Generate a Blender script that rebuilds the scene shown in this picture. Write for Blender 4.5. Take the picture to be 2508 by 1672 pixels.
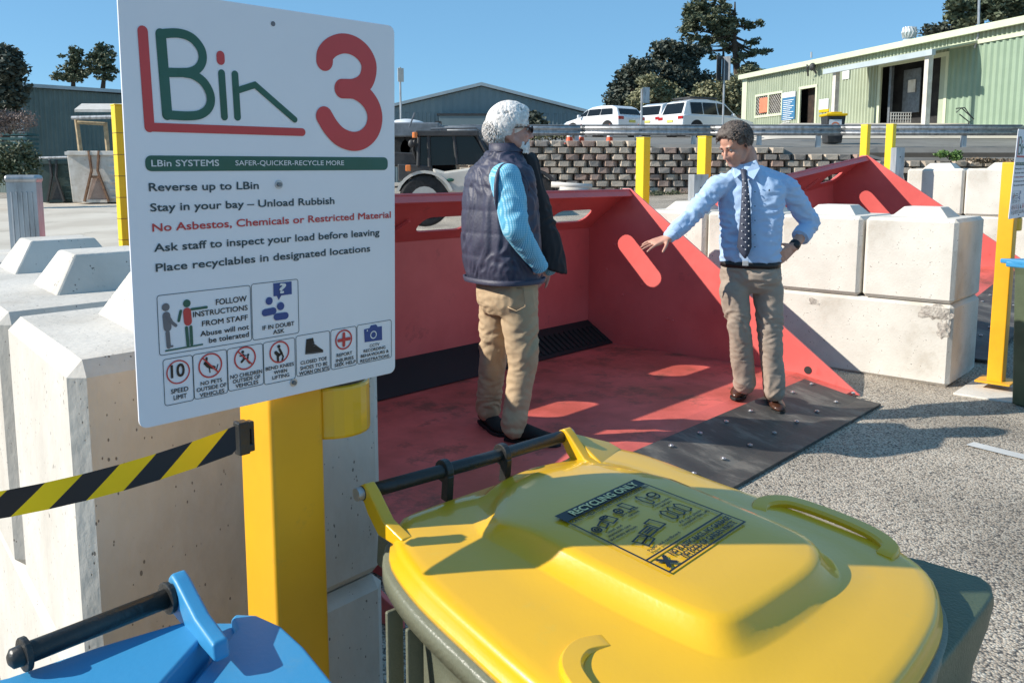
import bpy, bmesh, math, random
from mathutils import Vector, Matrix, noise, Euler
V = Vector
rnd = random.Random(7)
R = math.radians
scene = bpy.context.scene
for o in list(bpy.data.objects): bpy.data.objects.remove(o)

# ---------------------------------------------------------------- camera
CAM_H = 1.5; FPX = 2080.0; CX = 1254.0; CY = 695.0; TH = math.atan(265 / 2080.0)
cd = bpy.data.cameras.new('camera'); cam = bpy.data.objects.new('camera', cd); scene.collection.objects.link(cam)
cam.location = (0, 0, CAM_H); cam.rotation_euler = (R(90) - TH, 0, 0)
cd.sensor_width = 36; cd.lens = FPX / 2508 * 36; cd.shift_y = -(836 - CY) / 2508
cd.clip_start = .05; cd.clip_end = 2000
scene.camera = cam
# ---------------------------------------------------------------- sky and sun
SUN_AZ = V((-.987, -.161, 0)).normalized(); SUN_EL = R(32.5)
w = bpy.data.worlds.new('World'); scene.world = w; w.use_nodes = True
wt = w.node_tree; bg = wt.nodes['Background']
sky = wt.nodes.new('ShaderNodeTexSky'); sky.sky_type = 'NISHITA'; sky.sun_disc = False
sky.sun_elevation = SUN_EL; sky.sun_rotation = math.atan2(SUN_AZ.x, SUN_AZ.y)
sky.altitude = 600; sky.air_density = .8; sky.dust_density = 0; sky.ozone_density = 3.5
tint = wt.nodes.new('ShaderNodeMix'); tint.data_type = 'RGBA'; tint.blend_type = 'MULTIPLY'; tint.inputs[0].default_value = 1; tint.inputs[7].default_value = (.80, .98, 1.0, 1)
wt.links.new(sky.outputs[0], tint.inputs[6]); flat_ = wt.nodes.new('ShaderNodeMix'); flat_.data_type = 'RGBA'; flat_.inputs[0].default_value = .68; flat_.inputs[7].default_value = (.80, 1.86, 2.95, 1)   # clear even winter blue
wt.links.new(tint.outputs[2], flat_.inputs[6]); wt.links.new(flat_.outputs[2], bg.inputs[0]); bg.inputs[1].default_value = .15
ld = bpy.data.lights.new('sun', 'SUN'); ld.energy = 4.4; ld.angle = R(.5); ld.color = (1, .93, .83)
sun = bpy.data.objects.new('sun', ld); scene.collection.objects.link(sun)
sdir = V((SUN_AZ.x * math.cos(SUN_EL), SUN_AZ.y * math.cos(SUN_EL), math.sin(SUN_EL)))
sun.rotation_euler = (-sdir).to_track_quat('-Z', 'Y').to_euler(); sun.location = sdir * 50
vs = scene.view_settings; vs.view_transform = 'Standard'; vs.look = 'None'; vs.gamma = 1; vs.exposure = 0.56
vs.use_curve_mapping = False

# ---------------------------------------------------------------- helpers
_c, _s = math.cos(TH), math.sin(TH); O = V((0, 0, CAM_H))
def ray(x, y):
    a = (x - CX) / FPX; b = (CY - y) / FPX
    return V((a, _c + b * _s, -_s + b * _c))
def Zp(x, y, z): r = ray(x, y); return O + r * ((z - CAM_H) / r.z)       # pixel onto a level plane
def Yp(x, y, Y): r = ray(x, y); return O + r * (Y / r.y)                 # pixel at a distance
def Pp(x, y, p, n): r = ray(x, y); return O + r * ((p - O).dot(n) / r.dot(n))
D1 = V((-.742, .670, 0)).normalized(); D2 = V((.670, .742, 0)).normalized(); UP = V((0, 0, 1))

def link(o): scene.collection.objects.link(o); return o
def tag(o, label=None, cat=None, group=None, kind=None):
    if label: o['label'] = label
    if cat: o['category'] = cat
    if group: o['group'] = group
    if kind: o['kind'] = kind
    return o
def thing(name, label, cat, loc=(0, 0, 0), group=None):
    o = bpy.data.objects.new(name, None); o.empty_display_size = .1; o.location = loc
    link(o); return tag(o, label, cat, group)
def offset_of(p):
    t = V((0, 0, 0))
    while p is not None: t += p.location; p = p.parent
    return t
def copy_tree(o, parent=None):
    c = o.copy(); link(c); c.parent = parent
    for ch in [x for x in bpy.data.objects if x.parent == o]: copy_tree(ch, c)
    return c

class MB:
    def __init__(s): s.v = []; s.f = []; s.m = []; s.mi = 0
    def add(s, vs, fs):
        n = len(s.v); s.v += [V(p) for p in vs]; s.f += [tuple(i + n for i in f) for f in fs]; s.m += [s.mi] * len(fs); return s
    def box(s, c, size, X=V((1, 0, 0)), Y=V((0, 1, 0)), Z=UP):
        c = V(c); hx, hy, hz = [q / 2 for q in size]; X, Y, Z = V(X).normalized(), V(Y).normalized(), V(Z).normalized()
        P = [c + X * a * hx + Y * b * hy + Z * d * hz for d in (-1, 1) for b in (-1, 1) for a in (-1, 1)]
        return s.add(P, [(0, 2, 3, 1), (4, 5, 7, 6), (0, 1, 5, 4), (2, 6, 7, 3), (0, 4, 6, 2), (1, 3, 7, 5)])
    def prism(s, poly, ext):
        n = len(poly); P = [V(p) for p in poly] + [V(p) + V(ext) for p in poly]
        return s.add(P, [tuple(range(n))[::-1], tuple(range(n, 2 * n))] + [(i, (i + 1) % n, n + (i + 1) % n, n + i) for i in range(n)])
    def loft(s, rings, cap=True, closed=True):
        n = len(rings[0]); P = [p for r in rings for p in r]; F = []
        for k in range(len(rings) - 1):
            for i in range(n if closed else n - 1):
                j = (i + 1) % n; F.append((k * n + i, k * n + j, (k + 1) * n + j, (k + 1) * n + i))
        if cap: F.append(tuple(range(n))[::-1]); F.append(tuple(range((len(rings) - 1) * n, len(rings) * n)))
        return s.add(P, F)
    def tube(s, pts, rad, n=10, cap=True):
        pts = [V(p) for p in pts]
        if not isinstance(rad, (list, tuple)): rad = [rad] * len(pts)
        rings = []; up = None
        for k, p in enumerate(pts):
            t = (pts[min(k + 1, len(pts) - 1)] - pts[max(k - 1, 0)]).normalized()
            if up is None:
                up = V((0, 0, 1)) if abs(t.z) < .9 else V((1, 0, 0))
            a = t.cross(up); 
            if a.length < 1e-4: a = t.cross(V((0, 1, 0)))
            a.normalize(); b = a.cross(t).normalized(); up = b
            rings.append([p + (a * math.cos(2 * math.pi * i / n) + b * math.sin(2 * math.pi * i / n)) * rad[k] for i in range(n)])
        return s.loft(rings, cap)
    def ell(s, c, r, X=V((1, 0, 0)), Y=V((0, 1, 0)), Z=UP, n=16, m=10):
        c = V(c); X, Y, Z = V(X).normalized(), V(Y).normalized(), V(Z).normalized(); rings = []
        for k in range(1, m):
            ph = math.pi * k / m - math.pi / 2
            rings.append([c + X * r[0] * math.cos(ph) * math.cos(2 * math.pi * i / n) + Y * r[1] * math.cos(ph) * math.sin(2 * math.pi * i / n) + Z * r[2] * math.sin(ph) for i in range(n)])
        return s.loft(rings)
    def cap_(s, a, b, ra, rb=None, n=12):
        a, b = V(a), V(b); rb = ra if rb is None else rb; t = (b - a).normalized(); L = (b - a).length
        pts = []; rr = []
        for q in (-.95, -.7, -.35, 0): pts.append(a + t * ra * q); rr.append(ra * math.sqrt(1 - q * q))
        for q in (0, .35, .7, .95): pts.append(b + t * rb * q); rr.append(rb * math.sqrt(1 - q * q))
        return s.tube(pts, rr, n)
    def chain(s, P):           # [(point, radius)...] capsules joined
        for (a, ra), (b, rb) in zip(P, P[1:]): s.cap_(a, b, ra, rb)
        return s
    def build(s, name, mat, parent=None, smooth=False, bevel=0, seg=2, label=None):
        off = offset_of(parent); me = bpy.data.meshes.new(name)
        me.from_pydata([p - off for p in s.v], [], s.f)
        for m_ in (mat if isinstance(mat, (list, tuple)) else [mat]): me.materials.append(m_)
        if any(s.m): me.polygons.foreach_set('material_index', s.m)
        bm = bmesh.new(); bm.from_mesh(me); bmesh.ops.recalc_face_normals(bm, faces=bm.faces); bm.to_mesh(me); bm.free()
        if smooth: me.polygons.foreach_set('use_smooth', [True] * len(me.polygons))
        o = bpy.data.objects.new(name, me); link(o); o.parent = parent
        if bevel:
            b = o.modifiers.new('bevel', 'BEVEL'); b.width = bevel; b.segments = seg; b.limit_method = 'ANGLE'; b.angle_limit = R(35)
            if smooth: 
                wn = o.modifiers.new('wn', 'WEIGHTED_NORMAL'); wn.keep_sharp = True
        if label: o['label'] = label
        return o

def remeshed(mb, name, mat, parent, voxel, smooth=3, disp=None, thin=0):
    o = mb.build(name, mat, None, True)
    r = o.modifiers.new('r', 'REMESH'); r.mode = 'VOXEL'; r.voxel_size = voxel; r.use_smooth_shade = True
    if smooth: sm = o.modifiers.new('s', 'SMOOTH'); sm.iterations = smooth; sm.factor = .5
    dg = bpy.context.evaluated_depsgraph_get(); dg.update()
    me = bpy.data.meshes.new_from_object(o.evaluated_get(dg)); o.modifiers.clear()
    old = o.data; o.data = me; bpy.data.meshes.remove(old); me.name = name
    if not me.materials: me.materials.append(mat)
    if disp:
        ns = [v.normal.copy() for v in me.vertices]
        for v, n in zip(me.vertices, ns): v.co += n * disp(v.co, n)
    me.update(); off = offset_of(parent)
    me.transform(Matrix.Translation(-off)); o.parent = parent
    me.polygons.foreach_set('use_smooth', [True] * len(me.polygons))
    return o

# ---------------------------------------------------------------- materials
def srgb(r, g, b): return tuple(((c / 255) / 12.92 if c / 255 < .04045 else ((c / 255 + .055) / 1.055) ** 2.4) for c in (r, g, b))
def new_mat(name):
    m = bpy.data.materials.new(name); m.use_nodes = True; nt = m.node_tree
    return m, nt, nt.nodes['Principled BSDF']
def mat(name, col, col2=None, scale=4, rough=.6, metal=0, bump=0, bscale=30, detail=6, spots=None, spot_scale=60, spot_thr=.1, coat=0, stretch=(1, 1, 1), lo=.38, hi=.62, dirt=None, spec=.5):
    """colour broken up by noise, optional pits / spots and a fine bump"""
    m, nt, b = new_mat(name); N = nt.nodes; L = nt.links
    tc = N.new('ShaderNodeTexCoord'); mp = N.new('ShaderNodeMapping'); mp.inputs['Scale'].default_value = stretch
    L.new(tc.outputs['Object'], mp.inputs[0]); co = mp.outputs[0]
    b.inputs['Roughness'].default_value = rough; b.inputs['Metallic'].default_value = metal
    b.inputs['Coat Weight'].default_value = coat; b.inputs['Specular IOR Level'].default_value = spec
    c1 = (*col, 1); c2 = (*(col2 if col2 else tuple(q * .86 for q in col)), 1)
    n = N.new('ShaderNodeTexNoise'); n.inputs['Scale'].default_value = scale; n.inputs['Detail'].default_value = detail; n.inputs['Roughness'].default_value = .6
    L.new(co, n.inputs['Vector']); mr = N.new('ShaderNodeMapRange'); mr.inputs[1].default_value = lo; mr.inputs[2].default_value = hi
    L.new(n.outputs[0], mr.inputs[0]); mx = N.new('ShaderNodeMix'); mx.data_type = 'RGBA'
    L.new(mr.outputs[0], mx.inputs[0]); mx.inputs[6].default_value = c1; mx.inputs[7].default_value = c2; cur = mx.outputs[2]; hgt = None
    if dirt:
        nd = N.new('ShaderNodeTexNoise'); nd.inputs['Scale'].default_value = dirt[1]; nd.inputs['Detail'].default_value = 9; nd.inputs['Roughness'].default_value = .72
        L.new(co, nd.inputs['Vector']); m3 = N.new('ShaderNodeMapRange'); m3.inputs[1].default_value = dirt[2]; m3.inputs[2].default_value = dirt[2] + .12; m3.inputs[4].default_value = dirt[3]
        L.new(nd.outputs[0], m3.inputs[0]); mx3 = N.new('ShaderNodeMix'); mx3.data_type = 'RGBA'; L.new(m3.outputs[0], mx3.inputs[0]); L.new(cur, mx3.inputs[6]); mx3.inputs[7].default_value = (*dirt[0], 1); cur = mx3.outputs[2]
    if spots:
        vo = N.new('ShaderNodeTexVoronoi'); vo.inputs['Scale'].default_value = spot_scale; L.new(co, vo.inputs['Vector'])
        nz = N.new('ShaderNodeTexNoise'); nz.inputs['Scale'].default_value = spot_scale * .35; L.new(co, nz.inputs['Vector'])
        sb = N.new('ShaderNodeMath'); sb.operation = 'MULTIPLY_ADD'; L.new(nz.outputs[0], sb.inputs[0]); sb.inputs[1].default_value = .9; sb.inputs[2].default_value = -.45
        ad = N.new('ShaderNodeMath'); ad.operation = 'ADD'; L.new(vo.outputs['Distance'], ad.inputs[0]); L.new(sb.outputs[0], ad.inputs[1])
        m2 = N.new('ShaderNodeMapRange'); m2.inputs[1].default_value = spot_thr; m2.inputs[2].default_value = spot_thr + .05; L.new(ad.outputs[0], m2.inputs[0])
        mx2 = N.new('ShaderNodeMix'); mx2.data_type = 'RGBA'; L.new(m2.outputs[0], mx2.inputs[0]); mx2.inputs[6].default_value = (*spots, 1); L.new(cur, mx2.inputs[7]); cur = mx2.outputs[2]; hgt = m2.outputs[0]
    L.new(cur, b.inputs['Base Color'])
    if bump:
        nb = N.new('ShaderNodeTexNoise'); nb.inputs['Scale'].default_value = bscale; nb.inputs['Detail'].default_value = 5; L.new(co, nb.inputs['Vector']); h = nb.outputs[0]
        if hgt:
            a2 = N.new('ShaderNodeMath'); a2.operation = 'MULTIPLY_ADD'; L.new(hgt, a2.inputs[0]); a2.inputs[1].default_value = .8; L.new(h, a2.inputs[2]); h = a2.outputs[0]
        bp = N.new('ShaderNodeBump'); bp.inputs['Strength'].default_value = min(1, bump); bp.inputs['Distance'].default_value = .004 if bump <= 1 else .004 * bump
        L.new(h, bp.inputs['Height']); L.new(bp.outputs[0], b.inputs['Normal'])
    return m
def asphalt_mat(name, cols, scale=120, dark=.075, bump=.005):
    m, nt, b = new_mat(name); N = nt.nodes; L = nt.links; tc = N.new('ShaderNodeTexCoord')
    vo = N.new('ShaderNodeTexVoronoi'); vo.inputs['Scale'].default_value = scale; L.new(tc.outputs['Object'], vo.inputs['Vector'])
    sep = N.new('ShaderNodeSeparateColor'); L.new(vo.outputs['Color'], sep.inputs[0]); cr = N.new('ShaderNodeValToRGB'); cr.color_ramp.interpolation = 'LINEAR'
    el = cr.color_ramp.elements; el[0].position = 0; el[0].color = (*cols[0], 1); el[1].position = 1; el[1].color = (*cols[-1], 1)
    for i, c in enumerate(cols[1:-1]): e = el.new((i + 1) / (len(cols) - 1)); e.color = (*c, 1)
    L.new(sep.outputs[0], cr.inputs[0])
    mr = N.new('ShaderNodeMapRange'); mr.inputs[1].default_value = .5; mr.inputs[2].default_value = .85; L.new(vo.outputs['Distance'], mr.inputs[0])
    mx = N.new('ShaderNodeMix'); mx.data_type = 'RGBA'; L.new(mr.outputs[0], mx.inputs[0]); L.new(cr.outputs[0], mx.inputs[6]); mx.inputs[7].default_value = (dark, dark * .95, dark * .9, 1)
    nz = N.new('ShaderNodeTexNoise'); nz.inputs['Scale'].default_value = 1.1; nz.inputs['Detail'].default_value = 8; L.new(tc.outputs['Object'], nz.inputs['Vector'])
    m2 = N.new('ShaderNodeMapRange'); m2.inputs[1].default_value = .35; m2.inputs[2].default_value = .65; m2.inputs[3].default_value = .66; m2.inputs[4].default_value = 1.1; L.new(nz.outputs[0], m2.inputs[0])
    mu = N.new('ShaderNodeMix'); mu.data_type = 'RGBA'; mu.blend_type = 'MULTIPLY'; mu.inputs[0].default_value = 1; L.new(mx.outputs[2], mu.inputs[6]); L.new(m2.outputs[0], mu.inputs[7])
    L.new(mu.outputs[2], b.inputs['Base Color']); b.inputs['Roughness'].default_value = .85
    iv = N.new('ShaderNodeMath'); iv.operation = 'SUBTRACT'; iv.inputs[0].default_value = 1; L.new(vo.outputs['Distance'], iv.inputs[1])
    bp = N.new('ShaderNodeBump'); bp.inputs['Strength'].default_value = .9; bp.inputs['Distance'].default_value = bump; L.new(iv.outputs[0], bp.inputs['Height']); L.new(bp.outputs[0], b.inputs['Normal'])
    return m
def gingham(name, a, b_, c, scale):
    m, nt, b = new_mat(name); N = nt.nodes; L = nt.links; tc = N.new('ShaderNodeTexCoord'); sp = N.new('ShaderNodeSeparateXYZ'); L.new(tc.outputs['Object'], sp.inputs[0])
    outs = []
    ax = N.new('ShaderNodeMath'); ax.operation = 'MULTIPLY_ADD'; L.new(sp.outputs[1], ax.inputs[0]); ax.inputs[1].default_value = .7; L.new(sp.outputs[0], ax.inputs[2])
    for src in (ax.outputs[0], sp.outputs[2]):
        mm = N.new('ShaderNodeMath'); mm.operation = 'MULTIPLY'; L.new(src, mm.inputs[0]); mm.inputs[1].default_value = scale
        sn = N.new('ShaderNodeMath'); sn.operation = 'SINE'; L.new(mm.outputs[0], sn.inputs[0]); gt = N.new('ShaderNodeMapRange'); gt.inputs[1].default_value = -.2; gt.inputs[2].default_value = .2; L.new(sn.outputs[0], gt.inputs[0]); outs.append(gt.outputs[0])
    m1 = N.new('ShaderNodeMix'); m1.data_type = 'RGBA'; L.new(outs[0], m1.inputs[0]); m1.inputs[6].default_value = (*a, 1); m1.inputs[7].default_value = (*b_, 1)
    m2 = N.new('ShaderNodeMix'); m2.data_type = 'RGBA'; L.new(outs[1], m2.inputs[0]); L.new(m1.outputs[2], m2.inputs[6]); m2.inputs[7].default_value = (*c, 1)
    ml = N.new('ShaderNodeMix'); ml.data_type = 'RGBA'; ml.inputs[0].default_value = .5; L.new(m1.outputs[2], ml.inputs[6]); L.new(m2.outputs[2], ml.inputs[7]); L.new(ml.outputs[2], b.inputs['Base Color']); b.inputs['Roughness'].default_value = .85
    return m

M = {}
def defmat(k, *a, **kw): M[k] = mat(k, *a, **kw); return M[k]
defmat('red_paint', (.78, .155, .14), (.68, .12, .108), scale=1.6, rough=.42, dirt=((.34, .075, .06), 6, .60, .55), bump=.12, bscale=60)
defmat('red_floor', (.70, .14, .115), (.46, .09, .065), scale=2.2, rough=.55, dirt=((.17, .07, .045), 3.6, .53, .8), bump=.25, bscale=90, stretch=(1, 1, 1))
defmat('rubber', (.045, .042, .04), (.085, .08, .072), scale=5, rough=.6, bump=.5, bscale=70, stretch=(1, .4, 1), dirt=((.22, .20, .17), 5, .52, .6))
defmat('black_rubber', (.012, .012, .012), rough=.7)
defmat('galv_bolt', (.55, .57, .6), rough=.35, metal=.8)
defmat('concrete', (.62, .585, .53), (.50, .47, .42), scale=3.5, rough=.9, bump=.55, bscale=55, spots=(.19, .17, .15), spot_scale=105, spot_thr=.03, stretch=(1, 1, .55), dirt=((.42, .37, .31), 2.2, .54, .6))
defmat('concrete_clean', (.68, .645, .58), (.57, .54, .48), scale=2.5, rough=.9, bump=.5, bscale=70, spots=(.30, .27, .23), spot_scale=58, spot_thr=.03, dirt=((.46, .41, .34), 2.4, .54, .65))
defmat('chipped', (.52, .48, .42), (.28, .25, .22), scale=30, rough=1, bump=2.5, bscale=60)
defmat('yellow_post', (.82, .42, .015), (.74, .37, .015), scale=3, rough=.4, bump=.1, bscale=40, dirt=((.40, .24, .06), 9, .60, .55))
defmat('yellow_bollard', (.85, .62, .01), (.78, .55, .01), scale=3, rough=.45)
defmat('bin_yellow', (.78, .445, .010), (.73, .41, .012), scale=2, rough=.29, dirt=((.62, .44, .06), 16, .60, .45), bump=.06, bscale=120, coat=.5)
defmat('bin_green', (.17, .18, .13), (.14, .15, .105), scale=6, rough=.38, bump=.3, bscale=160, dirt=((.14, .14, .11), 7, .6, .5))
defmat('bin_dark_green', (.085, .11, .062), (.065, .085, .048), scale=6, rough=.42, bump=.35, bscale=160, dirt=((.12, .14, .11), 9, .6, .5))
defmat('black_plastic', (.018, .018, .018), (.03, .03, .028), scale=12, rough=.38, bump=.3, bscale=120)
defmat('bin_blue', (.04, .26, .50), (.035, .24, .47), scale=2, rough=.45, dirt=((.10, .27, .42), 15, .6, .5), bump=.08, bscale=110)
defmat('sign_white', (.80, .81, .86), (.76, .77, .82), scale=2, rough=.3)
defmat('ink_green', (.02, .11, .085), (.018, .095, .06), scale=12, rough=.35)
defmat('ink_red', (.56, .05, .055), (.52, .05, .05), scale=10, rough=.35)
defmat('ink_dark', (.03, .06, .075), rough=.4)
defmat('ink_black', (.012, .012, .014), rough=.4)
defmat('ink_blue', (.03, .07, .26), rough=.4)
defmat('ink_grey', (.16, .16, .18), rough=.4)
defmat('ink_white', (.75, .77, .78), rough=.4)
defmat('tape_yellow', (.92, .68, .012), rough=.5)
defmat('tape_black', (.012, .012, .016), rough=.45)
defmat('galv', (.52, .53, .54), (.34, .35, .36), scale=9, stretch=(1, 1, .25), rough=.42, metal=.55, bump=.2, bscale=40, dirt=((.22, .21, .20), 9, .55, .6))
defmat('galv_dark', (.20, .22, .24), (.14, .155, .17), scale=7, rough=.5, metal=.4)
defmat('shed_green2', (.27, .36, .26), (.245, .33, .235), scale=1.2, rough=.5)
defmat('shed_green', (.38, .425, .315), (.345, .39, .285), scale=1.2, rough=.5)
defmat('shed_trim', (.58, .62, .45), (.53, .57, .41), scale=1.5, rough=.5)
defmat('shed_dark', (.14, .185, .17), (.11, .155, .145), scale=.8, rough=.55)
defmat('shed_blue', (.17, .225, .24), (.15, .20, .215), scale=.8, rough=.5)
defmat('grey_roof', (.42, .48, .50), (.36, .42, .44), scale=1, rough=.5)
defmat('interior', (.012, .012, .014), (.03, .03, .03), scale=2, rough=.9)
defmat('car_white', (.74, .75, .76), (.72, .73, .74), scale=1, rough=.25, coat=.6)
defmat('glass_dark', (.010, .013, .016), rough=.12, spec=.35)
defmat('glass_sky', (.10, .20, .27), rough=.08, spec=.8)
defmat('tyre', (.015, .015, .015), (.03, .03, .03), scale=20, rough=.85)
defmat('rim', (.45, .46, .48), rough=.3, metal=.7)
defmat('lamp_red', (.42, .02, .02), rough=.2)
defmat('lamp_amber', (.75, .22, .05), rough=.25)
defmat('plate_yellow', (.75, .65, .15), rough=.5)
defmat('cone', (.78, .13, .05), rough=.5)
defmat('beige', (.60, .58, .52), (.50, .48, .43), scale=3, rough=.5, dirt=((.3, .27, .22), 5, .6, .5))
defmat('steel_dark', (.022, .024, .027), (.045, .045, .045), scale=8, rough=.55)
defmat('rust', (.30, .17, .10), (.18, .09, .05), scale=6, rough=.9)
defmat('white_dirty', (.66, .63, .58), (.52, .48, .42), scale=2.5, rough=.7, dirt=((.28, .19, .12), 3.5, .6, .8))
defmat('container_green', (.035, .07, .065), (.025, .05, .045), scale=2, rough=.6)
defmat('wood', (.42, .33, .2), (.3, .22, .13), scale=6, rough=.8)
defmat('skin', (.60, .32, .23), (.52, .26, .18), scale=25, rough=.5, bump=.15, bscale=200)
defmat('skin_pale', (.55, .30, .24), (.47, .24, .18), scale=25, rough=.5, bump=.15, bscale=200)
defmat('hair_grey', (.86, .83, .79), (.60, .57, .54), scale=45, rough=.75, bump=.8, bscale=200)
defmat('hair_dark', (.065, .047, .038), (.15, .12, .10), scale=70, rough=.6, bump=.8, bscale=200)
defmat('vest', (.050, .052, .088), (.036, .038, .066), scale=5, rough=.55, bump=.4, bscale=90)
defmat('vest_lining', (.008, .008, .011), rough=.8)
defmat('chino_tan', (.50, .37, .23), (.45, .33, .20), scale=5, rough=.85, bump=.4, bscale=240)
defmat('chino_grey', (.37, .30, .24), (.33, .265, .21), scale=5, rough=.85, bump=.4, bscale=240)
defmat('shirt_blue', (.42, .58, .80), (.39, .54, .77), scale=6, rough=.85, bump=.35, bscale=200)
defmat('eye_white', (.42, .38, .36), rough=.4)
defmat('tie', (.045, .055, .09), rough=.6)
defmat('white_dot', (.7, .72, .75), rough=.6)
defmat('belt', (.015, .012, .011), rough=.5)
defmat('suede_black', (.010, .009, .009), (.02, .017, .015), scale=30, rough=.95)
defmat('leather_brown', (.085, .035, .02), (.05, .02, .012), scale=14, rough=.28)
defmat('bark', (.09, .065, .045), (.05, .035, .028), scale=8, rough=.95, bump=1, bscale=12)
defmat('pine_leaf', (.05, .075, .042), (.15, .16, .09), scale=.9, rough=.7, lo=.35, hi=.68)
defmat('dark_leaf', (.034, .048, .038), (.10, .11, .075), scale=.8, rough=.7, lo=.35, hi=.7)
defmat('olive_leaf', (.16, .165, .085), (.26, .25, .14), scale=1.1, rough=.7, lo=.35, hi=.65)
defmat('bush_leaf', (.05, .075, .03), (.14, .15, .09), scale=2, rough=.7)
defmat('weed_leaf', (.07, .16, .03), (.13, .22, .06), scale=8, rough=.6)
defmat('dry_leaf', (.16, .12, .08), (.26, .2, .14), scale=8, rough=.9)
defmat('wall_block', (.52, .44, .35), (.38, .32, .26), scale=1.7, rough=.95, bump=2, bscale=22, lo=.3, hi=.7)
defmat('yard_concrete', (.58, .53, .45), (.46, .41, .34), scale=.35, rough=.9, bump=.3, bscale=30, dirt=((.20, .17, .13), .5, .58, .7), detail=10)
defmat('road_upper', (.20, .195, .18), (.15, .145, .135), scale=.8, rough=.9, bump=.5, bscale=60)
defmat('paint_white', (.55, .55, .53), rough=.8)
defmat('poster_blue', (.05, .18, .33), rough=.4)
defmat('poster_red', (.70, .22, .12), rough=.5)
defmat('teal_wood', (.03, .12, .13), (.02, .07, .07), scale=3, rough=.7)
_nt = M['tape_yellow'].node_tree; _b = _nt.nodes['Principled BSDF']; _t = _nt.nodes.new('ShaderNodeBsdfTranslucent'); _t.inputs[0].default_value = (.95, .72, .015, 1); _x = _nt.nodes.new('ShaderNodeMixShader'); _x.inputs[0].default_value = .45
_nt.links.new(_b.outputs[0], _x.inputs[1]); _nt.links.new(_t.outputs[0], _x.inputs[2]); _nt.links.new(_x.outputs[0], _nt.nodes['Material Output'].inputs[0])
M['asphalt'] = asphalt_mat('asphalt', [(.13, .11, .09), (.43, .36, .28), (.54, .47, .37), (.43, .35, .27), (.64, .58, .48), (.46, .41, .34)], 108)
M['gingham'] = gingham('gingham', (.36, .64, .78), (.10, .38, .56), (.10, .42, .60), 560)
# ================================================================ ground
T1 = V((2.355, 5.680, 0))
def sstep(x): x = max(0, min(1, x)); return x * x * (3 - 2 * x)
def gz(x, y):
    t = (V((x, y, 0)) - T1).dot(D2)
    k = .5 + .5 * sstep((x + 12) / 14)
    z = .095 * max(0, min(t - 1.1, 4)) + .048 * max(0, min(t - 5.1, 14)) + .0
    a = (V((x, y, 0)) - T1).dot(D1)
    return z * k if z > 0 else -.0
WALL_Y = 26.0
def wall_top(x):          # stepped top line of the retaining wall
    px_ = CX + x / WALL_Y * FPX
    return 2.54 if px_ < 1560 else 2.35 if px_ < 1911 else 2.15 if px_ < 2131 else 1.97
def pw(x, T):
    for (a, za), (b, zb) in zip(T, T[1:]):
        if x <= b: return za + (zb - za) * max(0, (x - a)) / (b - a)
    return T[-1][1]
def uz(x, y):
    k = sstep((x - y * .275) / (y * .04)) if y > WALL_Y + 3 else sstep((x - 7) / 2)
    return pw(y, [(26, 2.42), (45, 3.5), (60, 4.3)]) * (1 - k) + pw(y, [(26, 2.31), (31.5, 2.83), (35, 3.58), (60, 5.1)]) * k
def grid(name, x0, x1, y0, y1, st, zf, m, kind='structure', edges=True):
    xs = []; x = x0
    while x < x1 - 1e-6: xs.append(x); x += st
    xs.append(x1); ys = []; y = y0
    while y < y1 - 1e-6: ys.append(y); y += st
    ys.append(y1)
    if edges: xs = [-900, -300, -120] + xs + [120, 300, 900]; ys = [-60] + ys + [120, 300, 900]
    mb = MB(); P = [V((x, y, zf(x, y))) for y in ys for x in xs]; n = len(xs)
    F = [(j * n + i, j * n + i + 1, (j + 1) * n + i + 1, (j + 1) * n + i) for j in range(len(ys) - 1) for i in range(n - 1)]
    mb.add(P, F); o = mb.build(name, m, None, True); tag(o, kind=kind); return o
def lowz(x, y):
    return gz(x, min(y, 60)) 
grid('ground', -40, 40, -6, 60, 1.0, lowz, M['asphalt'])
# pale concrete yard on the left, behind the first blocks
def patch(name, poly, zf, dz, m, st=1.0):
    bm = bmesh.new(); mb = MB()
    x0 = min(p[0] for p in poly); x1 = max(p[0] for p in poly); y0 = min(p[1] for p in poly); y1 = max(p[1] for p in poly)
    nx = max(2, int((x1 - x0) / st)); ny = max(2, int((y1 - y0) / st)); P = []
    # poly given as 4 corners: a,b (near) c,d (far)
    a, b, c, d = [V((*p, 0)) for p in poly]
    for j in range(ny + 1):
        for i in range(nx + 1):
            q = a.lerp(b, i / nx).lerp(d.lerp(c, i / nx), j / ny); P.append(V((q.x, q.y, zf(q.x, q.y) + dz)))
    F = [(j * (nx + 1) + i, j * (nx + 1) + i + 1, (j + 1) * (nx + 1) + i + 1, (j + 1) * (nx + 1) + i) for j in range(ny) for i in range(nx)]
    mb.add(P, F); o = mb.build(name, m, None, True); tag(o, kind='structure'); return o
patch('concrete_yard', [(-14, 6.5), (-4.2, 6.5), (-6.5, 44), (-40, 44)], gz, .02, M['yard_concrete'])
# upper level behind the retaining wall
def upper(x, y): return uz(x, y)
mb = MB(); xs = [-1.5 + i * .75 for i in range(50)] + [40, 50, 70, 110, 400]; ys = [WALL_Y + .1, 26.5, 27, 28, 29, 30, 31, 31.5, 32, 33, 34, 35, 36, 38, 40, 42, 44, 46, 48, 50, 52, 55, 60, 62, 300, 900]
P = [V((x, y, uz(x, y) if y > 26.3 else min(uz(x, y), wall_top(x) - .02))) for y in ys for x in xs]; n = len(xs)
mb.add(P, [(j * n + i, j * n + i + 1, (j + 1) * n + i + 1, (j + 1) * n + i) for j in range(len(ys) - 1) for i in range(n - 1)])
tag(mb.build('upper_yard', M['road_upper']), kind='structure')
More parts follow.
